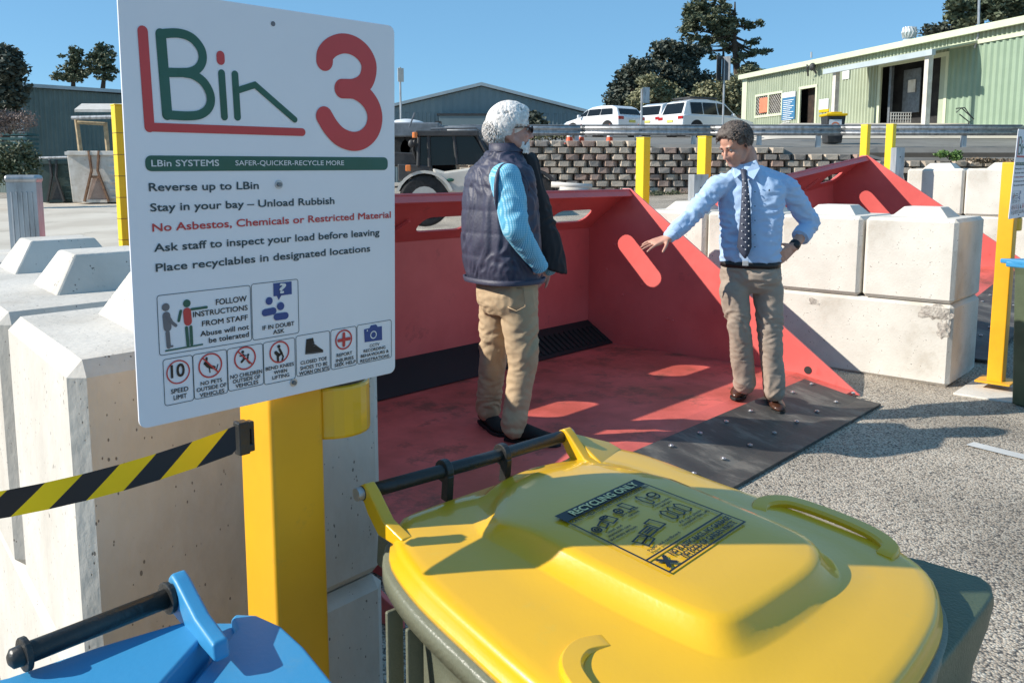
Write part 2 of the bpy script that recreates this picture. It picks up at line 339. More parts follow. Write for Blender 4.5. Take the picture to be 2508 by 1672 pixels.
# pale concrete apron along the shed on the upper level
mb = MB(); mb.add([V((x, y, uz(x, y) + .012)) for x, y in ((4, 29.8), (70, 29.8), (70, 60), (4, 60))], [(0, 1, 2, 3)])
for yy in (): pass
P = []
mb = MB(); xs = [q / 2 for q in range(14, 74)] + [45, 60]; ys = [31.5, 32, 33, 34, 35, 36, 38, 40, 43, 46, 50, 55, 60]; n = len(xs)
mb.add([V((x, y, uz(x, y) + .02)) for y in ys for x in [max(q, y * .262) for q in xs]], [(j * n + i, j * n + i + 1, (j + 1) * n + i + 1, (j + 1) * n + i) for j in range(len(ys) - 1) for i in range(n - 1)])
tag(mb.build('upper_pavement', M['yard_concrete']), kind='structure')
# bay line painted on the asphalt at the far right
mb = MB(); a = Zp(2375, 1085, .006); b = Zp(2508, 1118, .006); dd = (b - a).normalized(); nn = V((-dd.y, dd.x, 0)) * .045; b = a + dd * 2.5
mb.add([a - nn, b - nn, b + nn, a + nn], [(0, 1, 2, 3)]); tag(mb.build('bay_line', M['paint_white']), kind='structure')

# ================================================================ red drive-up bins (unloading hoppers)
WB = 3.85
def red_bin(label, W=WB, full=True):
    """local frame: x = across (D2), y = depth from the tips (D1), z up; origin = right front tip"""
    root = thing('waste_hopper', label, 'waste hopper', (0, 0, 0), 'red steel hoppers between the concrete blocks')
    prof = [(0, 0), (1.878, 1.395), (1.955, 1.395), (2.36, 1.08), (2.36, .02), (.2, .0)]
    prof[0] = (-.03, .01)
    for x, th in ((0, .02), (-W, -.02)):
        mb = MB(); mb.prism([V((x, a, z)) for a, z in prof], V((th, 0, 0)))
        # folded stiffener along the sloping edge, outside face
        o = mb.build('side_plate', M['red_paint'], root, bevel=.004)
        k = MB(); x2 = x + (th if th > 0 else th); d = 1 if th > 0 else -1
        k.prism([V((x2, .35, .20)), V((x2, 1.83, 1.30)), V((x2, 1.90, 1.22)), V((x2, .46, .15))], V((d * .06, 0, 0))); k.build('stiffener', M['red_paint'], o, bevel=.003)
        for (a, z, r) in ((.34, .13, .028),):
            h = MB(); h.tube([V((x - d * .003, a, z)), V((x + d * .03, a, z))], r, 16); h.build('lifting_hole', M['interior'], o)
        for (a, z) in ((2.02, .93), (2.1, .72), (1.75, .62), (1.45, .36), (1.50, .37), (1.93, .52)):
            b = MB(); b.ell(V((x - d * .006, a, z)), (.006, .012, .012), n=8, m=5); b.build('bolt', M['red_paint'], o)
    # back wall, from the brush strip up to the fold
    mb = MB(); mb.box((-W / 2, 2.30, .645), (W - .002, .02, .85)); back = mb.build('back_wall', M['red_paint'], root)
    # inclined top lip with three slots
    a0 = V((0, 2.29, 1.07)); a1 = V((0, 1.885, 1.392)); e = (a1 - a0); L = e.length; e.normalize(); n = V((1, 0, 0)).cross(e)
    def lp(x, s): return V((x, 0, 0)) + a0 + e * s
    sl0, sl1 = L * .20, L * .52; cuts = [(-.68, -.22), (-2.06, -1.60), (-3.44, -2.98)]
    lm = MB(); th = n * .012
    def quad(x0, x1, s0, s1): lm.prism([lp(x0, s0), lp(x1, s0), lp(x1, s1), lp(x0, s1)], th)
    lm.prism([lp(-W + .001, 0), lp(-.001, 0), lp(-.001, sl0), lp(-W + .001, sl0)], th)
    lm.prism([lp(-W + .001, sl1), lp(-.001, sl1), lp(-.001, L), lp(-W + .001, L)], th)
    xs = [-W + .001]; 
    for c0, c1 in sorted(cuts): xs += [c0, c1]
    xs.append(-.001)
    for i in range(0, len(xs), 2):
        x0, x1 = xs[i], xs[i + 1]
        # slanted slot ends
        lm.prism([lp(x0, sl0), lp(x1, sl0), lp(x1, sl1), lp(x0, sl1)], th)
    for c0, c1 in cuts:
        rr_ = .07
        for cx_, sx_, cs_, ss_ in ((c0, 1, sl0, 1), (c1, -1, sl0, 1), (c1, -1, sl1, -1), (c0, 1, sl1, -1)):
            lm.prism([lp(cx_, cs_)] + [lp(cx_ + sx_ * rr_ * (1 - math.sin(R(a_))), cs_ + ss_ * rr_ * (1 - math.cos(R(a_)))) for a_ in (0, 22, 45, 68, 90)], th)
    lip = lm.build('top_lip', M['red_paint'], root)
    tm = MB(); tm.box(lp(-W / 2, L - .012) + n * .03, (W - .004, .012, .07), V((1, 0, 0)), e, n); tm.build('lip_flange', M['red_paint'], lip)
    br = MB()
    for x in (-2.30, -1.1, -3.6): br = MB(); br.prism([lp(x, sl0) + n * .02, lp(x + .02, sl0) + n * .02, lp(x + .1, sl1) + n * .02, lp(x + .08, sl1) + n * .02], n * .02); br.build('lip_brace', M['red_paint'], lip)
    # rubber brush strip under the back wall, ribbed
    bm_ = MB(); bm_.prism([V((-W + .01, 2.285, .27)), V((-W + .01, 2.02, .108)), V((-W + .01, 2.04, .10)), V((-W + .01, 2.30, .10)), V((-W + .01, 2.30, .27))], V((W - .02, 0, 0)))
    rb = bm_.build('rubber_skirt', M['black_rubber'], root)
    r2 = MB(); k = -1.42
    while k < -.05:
        r2.box((k, 2.13, .182), (.028, .19, .012), V((1, 0, 0)), V((0, .84, .54)), V((0, -.54, .84))); k += .062
    r2.build('skirt_rib', mat_rib, rb)
    # floor plate and the ramp down to the tips
    fm = MB(); fm.prism([V((-W + .001, 2.29, .0)), V((-W + .001, 2.29, .10)), V((-W + .001, .42, .10)), V((-W + .001, .02, .035)), V((-W + .001, .02, .0))], V((W - .002, 0, 0)))
    fm.build('floor_plate', M['red_floor'], root)
    # rubber apron bolted over the front edge
    am = MB(); am.prism([V((-W + .12, .30, .10)), V((-W + .12, .30, .086)), V((-W + .12, -.08, .012)), V((-W + .12, -.22, .004)), V((-W + .12, -.22, .019)), V((-W + .12, -.08, .027))], V((W - .27, 0, 0)))
    ap = am.build('rubber_apron', M['rubber'], root)
    x = -.22
    while x > -W + .2:
        for (y, z) in ((.22, .088), (-.02 + (0), .043)):
            bb = MB(); bb.tube([V((x + (.12 if y < 0 else 0), y, z)), V((x + (.12 if y < 0 else 0), y, z + .0065))], .014, 10)
            bb.tube([V((x + (.12 if y < 0 else 0), y, z)), V((x + (.12 if y < 0 else 0), y, z + .010))], .006, 6); bb.build('apron_bolt', M['galv_bolt'], ap)
        x -= .30
    # hinged arm outside the left plate
    ar = MB(); xa = -4.09; ar.prism([V((xa, -.03, .02)), V((xa, -.02, .08)), V((xa, .06, .10)), V((xa, .95, .44)), V((xa, 1.0, .34)), V((xa, .1, .0))], V((.02, 0, 0))); ar.tube([V((xa + .02, .8, .34)), V((-W - .015, .8, .34))], .03, 12); arm = ar.build('side_arm', M['red_paint'], root, bevel=.004)
    ar = MB(); ar.tube([V((xa - .002, .02, .05)), V((xa + .001, .02, .05))], .01, 10); ar.build('bolt_hole', M['interior'], arm)
    return root
mat_rib = mat('rib', (.018, .017, .016), rough=.8)
b1 = red_bin('nearest red steel waste hopper, the two men standing on its open floor')
b1.location = T1 - V((0, 0, 0)); b1.rotation_euler = (0, 0, math.atan2(D2.y, D2.x))
b2 = red_bin('far red steel waste hopper behind the man in the tie, beyond the concrete block wall', 3.55)
b2.location = (5.789, 9.154, .396)
_m = Matrix.Rotation(.845, 4, 'Z') @ Matrix.Rotation(-.023, 4, 'X') @ Matrix.Rotation(-.099, 4, 'Y'); b2.rotation_euler = _m.to_euler()

# ================================================================ interlocking concrete blocks
def block(name, corner, length, width, nubs, label, group, m='concrete', nub=(.15, .24, .085, .165, .10), h=.596, chips=(), into=None, side=None, dz=0):
    """corner = bottom near corner; runs `length` along D1 and `width` along D2"""
    a = into or D1; b = side or D2; c = V(corner) + V((0, 0, .002 + dz))
    root = thing(name, label, 'concrete block', c + a * length / 2 + b * width / 2, group)
    mb = MB(); mb.box(c + a * length / 2 + b * width / 2 + UP * h / 2, (length - .008, width, h), a, b)
    o = mb.build('body', M[m], root, bevel=.026, seg=1)
    if m == 'concrete_clean': nub = (.20, .17, .125, .10, .078)
    for s in nubs:
        q = c + a * s + b * width / 2 + UP * (h - .004); t = MB()
        l0, w0, l1, w1, hh = nub
        r0 = [q + a * i * l0 + b * j * w0 for i, j in ((-1, -1), (1, -1), (1, 1), (-1, 1))]; r1 = [q + a * i * l1 + b * j * w1 + UP * hh for i, j in ((-1, -1), (1, -1), (1, 1), (-1, 1))]
        t.loft([r0, r1]); t.build('lifting_nub', M[m], root, bevel=.006, seg=2)
    for (p, r, seed) in chips:
        ch = MB(); ch.ell(p, r, a, b, UP, 14, 10); rr = random.Random(seed)
        for i, v_ in enumerate(ch.v): ch.v[i] = p + (v_ - p) * (.7 + .5 * rr.random())
        ch.build('chipped_patch', M['chipped'], root)
    return root
gL = 'concrete blocks stacked left of the sign'; gR = 'concrete blocks stacked right of the near red hopper'; gF = 'concrete blocks in the far stack'
LC = Zp(170, 892, 1.2); LC.z = 0
wL = .66
_ra = Matrix.Rotation(R(-9), 3, 'Z'); LA = _ra @ D1; LB = Matrix.Rotation(R(2), 3, 'Z') @ D2; NL = dict(into=LA, side=LB, nub=(.155, .165, .095, .10, .10))
block('concrete_block', LC + UP * .6, .62, wL, (.345,), 'upper concrete block directly behind the sign post, nearest of the left stack', gL, **NL)
block('concrete_block', LC, 1.22, wL, (), 'lower concrete block directly behind the yellow sign post', gL, **NL)
P2 = LC + LA * .645 - LB * .01
block('concrete_block', P2 + UP * .6, 1.22, wL, (.38, .98), 'upper concrete block with two lifting nubs, left of the sign', gL, **NL)
block('concrete_block', LC + LA * 1.24 + D2 * .01, 1.22, wL, (), 'lower concrete block beneath the two-nub block left of the sign', gL, **NL)
block('concrete_block', P2 + UP * .6 + LA * 1.24, .62, wL, (), 'upper concrete block at the far end of the left stack', gL, **NL)
RC = V((3.094, 5.883, 0)); wR = .70
block('concrete_block', RC + UP * .6 - D2 * .0, .64, wR, (.32,), 'upper concrete block at the near end of the right stack, beside the yellow post', gR, 'concrete_clean')
block('concrete_block', RC + UP * .6 + D1 * .655, .64, wR, (.32,), 'upper concrete block right behind the elbow of the man in the tie', gR, 'concrete_clean')
block('concrete_block', RC + UP * .6 + D1 * 1.31, .64, wR, (.32,), 'upper concrete block hidden mostly behind the tie-wearing man', gR, 'concrete_clean')
ck = [(RC + D1 * .03 + D2 * .03 + UP * .56, (.13, .05, .07), 1)]
rb_ = block('concrete_block', RC + D2 * .015, 1.30, wR, (), 'long lower concrete block with chipped corner, right stack near end', gR, 'concrete_clean', chips=((RC + D1 * .13 + D2 * .022 + UP * .53, (.13, .016, .06), 1), (RC + D1 * .06 + D2 * .022 + UP * .42, (.05, .014, .08), 2), (RC + D1 * 1.0 + D2 * .024 + UP * .52, (.10, .010, .05), 3)))
block('concrete_block', RC + UP * .6 + D1 * 1.965, .64, wR, (.32,), 'upper concrete block at the back end of the right stack, behind the outstretched arm', gR, 'concrete_clean')
block('concrete_block', RC + D1 * 1.31 + D2 * .015, 1.30, wR, (), 'lower concrete block at the back of the right stack', gR, 'concrete_clean')
# far stack beyond the second hopper
FQ = Pp(2357, 528, Yp(2350, 528, 10.9), D2); FZ = FQ.z
def fb(px_, lab, z, nub): pass
fc = V((FQ.x, FQ.y, 0)) 
base_f = FZ - .6
block('concrete_block', fc + D1 * .005 + UP * FZ, .70, .6, (.35,), 'pale concrete block on top of the far stack, left one under the weed', gF, 'concrete_clean', dz=-.002)
block('concrete_block', fc - D1 * .755 + UP * FZ, .75, .6, (.35,), 'pale concrete block on top of the far stack, behind the right yellow post', gF, 'concrete_clean', dz=-.002)
block('concrete_block', fc - D1 * .755 + UP * (FZ - .6), 1.45, .6, (), 'pale lower concrete block of the far stack above the red hopper', gF, 'concrete_clean', dz=-.002)
# ================================================================ sign post with the big white sign
SP0 = V((-.503, 1.12, 1.741)); SW = V((.308, .328, .004)).normalized()
_S = [V(p) for p in ((-.503, 1.120, 1.741), (-.195, 1.448, 1.745), (-.192, 1.481, 1.157), (-.5, 1.153, 1.153))]
SW = (_S[1] - _S[0]).normalized(); SH = (_S[3] - _S[0]); SH = (SH - SW * SH.dot(SW)).normalized(); SN = SH.cross(SW); SN = SN if SN.y < 0 else -SN
class Sheet:
    """a flat printed surface: px (photo pixel through zoom transform) -> (u, v) metres on it"""
    def __init__(s, o, U, D, n): s.o, s.U, s.D, s.n = o, U, D, n
    def uv(s, p): q = Pp(p[0], p[1], s.o, s.n) - s.o; return (q.dot(s.U), q.dot(s.D))
    def P(s, u, v, w=0): return s.o + s.U * u + s.D * v + s.n * w
SG = Sheet(_S[0] + SN * .0, SW, SH, SN)
def stroke(mb, sh, pts, wid, w=.0012, nc=8):
    """thick rounded line on a sheet, pts in uv metres: one outline polygon per segment run"""
    pts = [V((p[0], p[1])) for p in pts]; h = wid / 2; L, Rr = [], []
    n = len(pts)
    for i, p in enumerate(pts):
        if i == 0: t = (pts[1] - p).normalized()
        elif i == n - 1: t = (p - pts[i - 1]).normalized()
        else:
            t = ((pts[i + 1] - p).normalized() + (p - pts[i - 1]).normalized()); t = t.normalized() if t.length > 1e-6 else V((1, 0))
        nn = V((-t.y, t.x)); k = 1
        if 0 < i < n - 1:
            c_ = (pts[i + 1] - p).normalized().dot(t); k = 1 / max(.5, c_)
        L.append(p + nn * h * k); Rr.append(p - nn * h * k)
    N0 = len(mb.v); vs = [sh.P(q.x, q.y, w) for q in L] + [sh.P(q.x, q.y, w) for q in Rr]
    mb.add(vs, [(i, i + 1, n + i + 1, n + i) for i in range(n - 1)])
    for p, t in ((pts[0], (pts[0] - pts[1]).normalized()), (pts[-1], (pts[-1] - pts[-2]).normalized())):
        a0 = math.atan2(t.y, t.x); c_ = [p + V((math.cos(a0 + math.pi * (j / nc - .5)), math.sin(a0 + math.pi * (j / nc - .5)))) * h for j in range(nc + 1)]
        mb.add([sh.P(q.x, q.y, w) for q in c_], [tuple(range(nc + 1))])
def smooth_pts(P, k=5, closed=False):
    P = [V((p[0], p[1])) for p in P]; out = []; n = len(P)
    for i in range(n if closed else n - 1):
        if closed: p0, p1, p2, p3 = P[(i - 1) % n], P[i], P[(i + 1) % n], P[(i + 2) % n]
        else: p0, p1, p2, p3 = P[max(i - 1, 0)], P[i], P[i + 1], P[min(i + 2, n - 1)]
        for j in range(k):
            t = j / k; out.append(.5 * ((2 * p1) + (-p0 + p2) * t + (2 * p0 - 5 * p1 + 4 * p2 - p3) * t * t + (-p0 + 3 * p1 - 3 * p2 + p3) * t ** 3))
    if not closed: out.append(P[-1])
    return out
def poly(mb, sh, pts, w=.0012): mb.add([sh.P(p[0], p[1], w) for p in pts], [tuple(range(len(pts)))])
def rrect(u0, v0, u1, v1, r, n=5):
    out = []
    for cx, cy, a in ((u1 - r, v0 + r, -90), (u1 - r, v1 - r, 0), (u0 + r, v1 - r, 90), (u0 + r, v0 + r, 180)):
        out += [(cx + r * math.cos(R(a + 90 * i / n)), cy + r * math.sin(R(a + 90 * i / n))) for i in range(n + 1)]
    return out
def outline(mb, sh, pts, wid, w=.0012):
    n = len(pts); P = [V(p) for p in pts]; I, Oo = [], []
    for i in range(n):
        t = (P[(i + 1) % n] - P[i - 1]); t = t.normalized() if t.length > 1e-9 else V((1, 0)); nn = V((-t.y, t.x))
        I.append(P[i] + nn * wid / 2); Oo.append(P[i] - nn * wid / 2)
    mb.add([sh.P(q.x, q.y, w) for q in I] + [sh.P(q.x, q.y, w) for q in Oo], [(i, (i + 1) % n, n + (i + 1) % n, n + i) for i in range(n)])
def disc(mb, sh, c, r, w=.0012, n=20, ru=None): poly(mb, sh, [(c[0] + (ru or r) * math.cos(2 * math.pi * i / n), c[1] + r * math.sin(2 * math.pi * i / n)) for i in range(n)], w)
def ring(mb, sh, c, r, wid, w=.0012, n=28): outline(mb, sh, [(c[0] + r * math.cos(2 * math.pi * i / n), c[1] + r * math.sin(2 * math.pi * i / n)) for i in range(n)], wid, w)
def text(mb, sh, s_, u0, vb, u1, cap, w=.0014, bold=.012, du=0):
    """text from u0 to u1, baseline vb (+du slope), capital height cap"""
    cu = bpy.data.curves.new('t', 'FONT'); cu.body = s_; cu.size = 1; cu.offset = 0; cu.resolution_u = 3
    ob = bpy.data.objects.new('t', cu); link(ob); dg = bpy.context.evaluated_depsgraph_get(); dg.update()
    me = bpy.data.meshes.new_from_object(ob.evaluated_get(dg)); x0 = min(v.co.x for v in me.vertices); x1 = max(v.co.x for v in me.vertices)
    k = (u1 - u0) / (x1 - x0); ky = cap / .7
    bo_ = bold * ky * .9
    for j_, (bx, by) in enumerate(((-bo_, -bo_), (bo_, -bo_), (bo_, bo_), (-bo_, bo_))):
        mb.add([sh.P(u0 + bx + (v.co.x - x0) * k, vb + by - v.co.y * ky + du * (v.co.x - x0) * k, w + j_ * .00006) for v in me.vertices], [tuple(p.vertices) for p in me.polygons])
    bpy.data.objects.remove(ob); bpy.data.meshes.remove(me); bpy.data.curves.remove(cu)
def z1(p): return SG.uv((280 + p[0] / 2.904, p[1] / 2.904))
def z2(p): return SG.uv((340 + p[0] / 2.3758, 400 + p[1] / 2.3758))

sp = thing('sign_post', 'large white sign with a red 3 on a yellow post before the concrete blocks', 'sign', SG.P(.25, .588) * 1)
sp.location.z = 0
Wd, Hd = .450, .589
pm = MB(); pr = rrect(0, 0, Wd, Hd, .012); pm.prism([SG.P(u, v, -.003) for u, v in pr], SN * .0035)
panel = pm.build('panel', M['sign_white'], sp, bevel=.0006)
# post behind the panel
pc = SG.P(.262, .3, -.0735); pc.z = 0; ax = V((SW.x, SW.y, 0)).normalized(); ay = V((-ax.y, ax.x, 0))
mb = MB(); mb.box(pc + UP * .765, (.1, .1, 1.53), ax, ay); post = mb.build('post', M['yellow_post'], sp, smooth=True, bevel=.009, seg=3)
mb = MB(); mb.box(pc + UP * .006, (.22, .22, .012), ax, ay); mb.build('base_plate', M['yellow_post'], sp)
# reel housing of the belt barrier on the right side of the post
hc = pc + ax * .100 + UP * 1.10 + ay * .0
mb = MB(); mb.tube([hc - UP * .04, hc + UP * .05], .066, 24); mb.build('belt_housing', M['bin_yellow'], sp, smooth=False, bevel=.006)
mb = MB(); mb.tube([hc + UP * .0503, hc + UP * .06], .06, 24); mb.build('housing_cap', M['black_plastic'], sp)
for p in ((682, 452), (718, 936)):
    q = SG.uv(p); mb = MB(); c_ = SG.P(*q)
    mb.tube([c_, c_ + SN * .0022], .0065, 20); o = mb.build('bolt', M['galv_bolt'], panel)
    mb = MB(); mb.tube([c_ + SN * .0022, c_ + SN * .0055], .0036, 6); mb.build('bolt_head', M['galv_dark'], o)
mb = MB(); disc(mb, SG, SG.uv((668, 59)), .0036, .0012); mb.build('bolt_hole', M['ink_grey'], panel)
# --- logo
mb = MB(); 
a, b, c = z1((199, 222)), z1((248, 905)), z1((1333, 941)); wv = .0125
stroke(mb, SG, [a, (b[0], b[1])], wv + .0012); stroke(mb, SG, [(b[0] + .0005, b[1]), c], .0118, .0013)
disc(mb, SG, z1((752, 402)), .0062, .0012); stroke(mb, SG, [z1((752, 395)), z1((754, 432))], .0122, .0013)
three = [(1493, 435), (1500, 385), (1548, 335), (1625, 311), (1705, 330), (1772, 385), (1808, 462), (1800, 545), (1768, 598), (1705, 630), (1620, 632)]
stroke(mb, SG, smooth_pts([z1(p) for p in three]), .0305, .0012, 14)
three2 = [(1640, 632), (1710, 640), (1785, 690), (1835, 765), (1850, 850), (1825, 935), (1765, 992), (1690, 1006), (1605, 975), (1540, 910), (1490, 828)]
stroke(mb, SG, smooth_pts([z1(p) for p in three2]), .0305, .0016, 14)
mb.build('red_logo', M['ink_red'], panel)
mb = MB()
B0, B1 = (327, 243), (374, 818)
stroke(mb, SG, [z1(B0), z1(B1)], .0142, .0012)
stroke(mb, SG, smooth_pts([z1(p) for p in (B0, (450, 238), (545, 270), (610, 345), (625, 420), (600, 480), (545, 512), (470, 518), (350, 516))]), .0122, .0015)
stroke(mb, SG, smooth_pts([z1(p) for p in ((480, 518), (560, 535), (635, 590), (680, 680), (672, 760), (615, 812), (520, 826), B1)]), .0122, .0018)
stroke(mb, SG, [z1((760, 522)), z1((781, 832))], .0104, .0012)
stroke(mb, SG, [z1((855, 530)), z1((874, 834))], .0104, .0012)
stroke(mb, SG, [z1((872, 645)), z1((997, 605)), z1((1280, 852))], .0092, .0015)
u0, v0 = z1((215, 1106)); u1, v1 = z1((1942, 1205)); poly(mb, SG, rrect(u0, v0, u1, z1((215, 1219))[1], .008)); mb.build('green_logo', M['ink_green'], panel)
def tline(sh, zf, s_, a, b, cap, name, m, w=.0014, bold=.012):
    """a,b = left / right ends of the baseline in zoom pixels, cap = capital height in zoom px at a"""
    A = zf(a); B = zf(b); C = zf((a[0], a[1] - cap)); mb = MB(); text(mb, sh, s_, A[0], A[1], B[0], A[1] - C[1], w, bold, (B[1] - A[1]) / (B[0] - A[0])); return mb.build(name, m, panel)
tline(SG, z1, 'LBin SYSTEMS', (260, 1184), (740, 1180), 46, 'banner_lettering', M['ink_white'], .002, .016)
tline(SG, z1, 'SAFER-QUICKER-RECYCLE MORE', (857, 1177), (1628, 1175), 36, 'banner_lettering', M['ink_white'], .002, .012)
for s_, a, b, cp, m in (('Reverse up to LBin', (58, 162), (695, 149), 47, 'ink_dark'), ('Stay in your bay \u2013 Unload Rubbish', (66, 280), (1135, 236), 46, 'ink_dark'),
                        ('No Asbestos, Chemicals or Restricted Material', (78, 397), (1463, 316), 46, 'ink_red'), ('Ask staff to inspect your load before leaving', (88, 514), (1397, 418), 46, 'ink_dark'),
                        ('Place recyclables in designated locations', (98, 630), (1343, 512), 46, 'ink_dark')):
    tline(SG, z2, s_, a, b, cp, 'lettering', M[m], .0014, .018)
def by_box(parts, name):
    '''one mesh per pictogram box, several inks in it'''
    B = [(z2(a), z2(b)) for a, b in boxes]; out = [MB() for _ in B]
    for mi, (mb_, _) in enumerate(parts):
        for f in mb_.f:
            c_ = sum((mb_.v[i] for i in f), V((0, 0, 0))) / len(f) - SG.o; u_, v_ = c_.dot(SG.U), c_.dot(SG.D)
            k_ = min(range(len(B)), key=lambda i: max(0, B[i][0][0] - u_, u_ - B[i][1][0]) + max(0, B[i][0][1] - v_, v_ - B[i][1][1])); o_ = out[k_]; o_.mi = mi; o_.add([mb_.v[i] for i in f], [tuple(range(len(f)))])
    for o_ in out:
        if o_.f: o_.build(name, [m_ for _, m_ in parts], panel)
fr = MB()
boxes = [((103, 770), (655, 1030)), ((652, 703), (930, 985)), ((138, 1142), (320, 1375)), ((312, 1113), (517, 1332)), ((512, 1080), (725, 1283)), ((722, 1043), (910, 1250)), ((912, 1005), (1112, 1200)), ((1115, 970), (1265, 1170)), ((1268, 942), (1468, 1127))]
for a, b in boxes:
    fr = MB(); p, q = z2(a), z2(b); outline(fr, SG, rrect(p[0], p[1], q[0], q[1], .004), .0009); fr.build('pictogram_frame', M['ink_dark'], panel)
tx = MB()
def ct(s_, c, wpx, cap, bold=.014):
    """centred caption: c = centre of baseline in zoom-2 px"""
    C = z2(c); A = z2((c[0] - wpx / 2, c[1] + wpx * .08)); B = z2((c[0] + wpx / 2, c[1] - wpx * .08)); H_ = C[1] - z2((c[0], c[1] - cap))[1]
    text(tx, SG, s_, A[0], C[1], B[0], H_, .0014, bold)
for s_, c, wp, cp in (('FOLLOW', (536, 812), 178, 33), ('INSTRUCTIONS', (472, 873), 316, 30), ('FROM STAFF', (499, 928), 265, 30), ('Abuse will not', (497, 985), 282, 30), ('be tolerated', (522, 1025), 232, 30),
                      ('IF IN DOUBT', (810, 955), 184, 24), ('ASK', (812, 988), 64, 24), ('SPEED', (236, 1330), 100, 26), ('LIMIT', (239, 1368), 76, 26), ('NO PETS', (420, 1280), 124, 22), ('OUTSIDE OF', (421, 1312), 172, 22), ('VEHICLES', (424, 1345), 142, 22),
                      ('NO CHILDREN', (623, 1236), 184, 22), ('OUTSIDE OF', (625, 1264), 160, 22), ('VEHICLES', (627, 1293), 132, 22), ('BEND KNEES', (818, 1190), 164, 20), ('WHEN', (822, 1219), 76, 20), ('LIFTING', (824, 1247), 98, 20),
                      ('CLOSED TOE', (1015, 1156), 152, 20), ('SHOES TO BE', (1016, 1187), 158, 20), ('WORN ON SITE', (1018, 1215), 174, 20), ('REPORT', (1194, 1118), 90, 19), ('INJURIES', (1196, 1147), 102, 19), ('SEEK HELP', (1198, 1172), 122, 19),
                      ('CCTV', (1369, 1063), 56, 16), ('RECORDING', (1369, 1088), 126, 17), ('BEHAVIOURS &', (1370, 1114), 162, 17), ('REGISTRATIONS', (1371, 1141), 168, 17)): ct(s_, c, wp, cp)
by_box([(tx, M['ink_black'])], 'caption_lettering')
# pictograms
g = MB(); r_ = MB(); bl = MB(); gy = MB(); bk = MB(); wh = MB()
def S(mb, pts, wpx, w=.0014, zf=z2):
    A = [zf(p) for p in pts]; k = (z2((400, 1100))[1] - z2((400, 1000))[1]) / 100; stroke(mb, SG, A, wpx * k, w, 6)
def Dd(mb, c, rpx, w=.0014): k = (z2((400, 1100))[1] - z2((400, 1000))[1]) / 100; disc(mb, SG, z2(c), rpx * k, w)
def Rg(mb, c, rpx, wpx, w=.0014): k = (z2((c[0], c[1] + 50))[1] - z2((c[0], c[1] - 50))[1]) / 100; ring(mb, SG, z2(c), rpx * k, wpx * k, w)
Dd(gy, (154, 836), 22); S(gy, [(158, 885), (165, 955)], 44); S(gy, [(165, 885), (190, 925), (212, 942)], 18, .0018); S(gy, [(165, 985), (172, 1065)], 24, .0016); S(gy, [(172, 1065), (192, 1062)], 12, .0018)
Dd(g, (277, 814), 22); S(g, [(242, 858), (230, 915)], 16); S(g, [(305, 848), (392, 836)], 15); S(g, [(275, 955), (284, 1055)], 18); S(g, [(300, 950), (305, 1050)], 18, .0018); S(g, [(155, 1090), (368, 1052)], 9)
S(r_, [(278, 862), (284, 920)], 46)
Dd(bl, (756, 800), 24); S(bl, [(732, 868), (780, 858)], 44); Dd(bl, (822, 830), 25, .0018); S(bl, [(800, 892), (850, 885)], 44, .0018)
p, q = z2((780, 698)), z2((888, 760)); poly(bl, SG, [p, (q[0], p[1]), q, (p[0], q[1])]); poly(bl, SG, [z2((800, 768)), z2((830, 762)), z2((812, 795))], .0012)
text(wh, SG, '?', z2((816, 755))[0], z2((830, 752))[1], z2((852, 755))[0], .0145, .0022, .03)
Rg(r_, (227, 1212), 66, 8); text(bk, SG, '10', z2((186, 1240))[0], z2((225, 1240))[1], z2((264, 1240))[0], .0185, .0016, .02)
for c, rr in (((414, 1174), 68), ((616, 1132), 64), ((816, 1096), 60), ((1190, 1024), 54)): Rg(r_, c, rr, 9)
S(r_, [(372, 1135), (458, 1212)], 9, .0022); S(r_, [(576, 1096), (657, 1168)], 9, .0022)
S(r_, [(1190, 990), (1190, 1058)], 22, .0018); S(r_, [(1160, 1030), (1221, 1018)], 22, .0022)
# dog, children, lifter, boot, camera
S(bk, [(385, 1162), (400, 1178), (435, 1186)], 20); S(bk, [(392, 1132), (390, 1155)], 14); S(bk, [(378, 1166), (398, 1160)], 8); S(bk, [(408, 1190), (412, 1214)], 7); S(bk, [(430, 1190), (450, 1198), (458, 1168)], 6)
Dd(bk, (602, 1096), 9); S(bk, [(604, 1112), (612, 1134), (596, 1154)], 14); S(bk, [(586, 1120), (622, 1116)], 7); Dd(bk, (634, 1112), 7); S(bk, [(632, 1122), (630, 1145), (642, 1160)], 11)
Dd(bk, (812, 1064), 11); S(bk, [(816, 1080), (828, 1102), (806, 1122), (808, 1146)], 15); S(bk, [(828, 1102), (838, 1122), (832, 1142)], 11); S(bk, [(795, 1100), (808, 1112)], 22)
boot = [(972, 1022), (1012, 1014), (1018, 1048), (1048, 1070), (1070, 1084), (1070, 1098), (1010, 1106), (966, 1110), (968, 1070)]
poly(bk, SG, [z2(p) for p in boot], .0014); S(gy, [(1020, 1040), (1008, 1048)], 3, .002); S(gy, [(1028, 1054), (1014, 1062)], 3, .002); S(gy, [(968, 1104), (1068, 1092)], 3, .002)
cam_ = [(1308, 965), (1340, 958), (1348, 942), (1378, 936), (1388, 950), (1412, 946), (1414, 1026), (1312, 1040)]
poly(bl, SG, [z2(p) for p in cam_], .0012); Rg(wh, (1362, 996), 20, 6, .0018); Dd(wh, (1326, 972), 5, .0018)
by_box([(g, M['ink_green']), (r_, M['ink_red']), (bl, M['ink_blue']), (gy, M['ink_grey']), (bk, M['ink_black']), (wh, M['ink_white'])], 'pictogram')

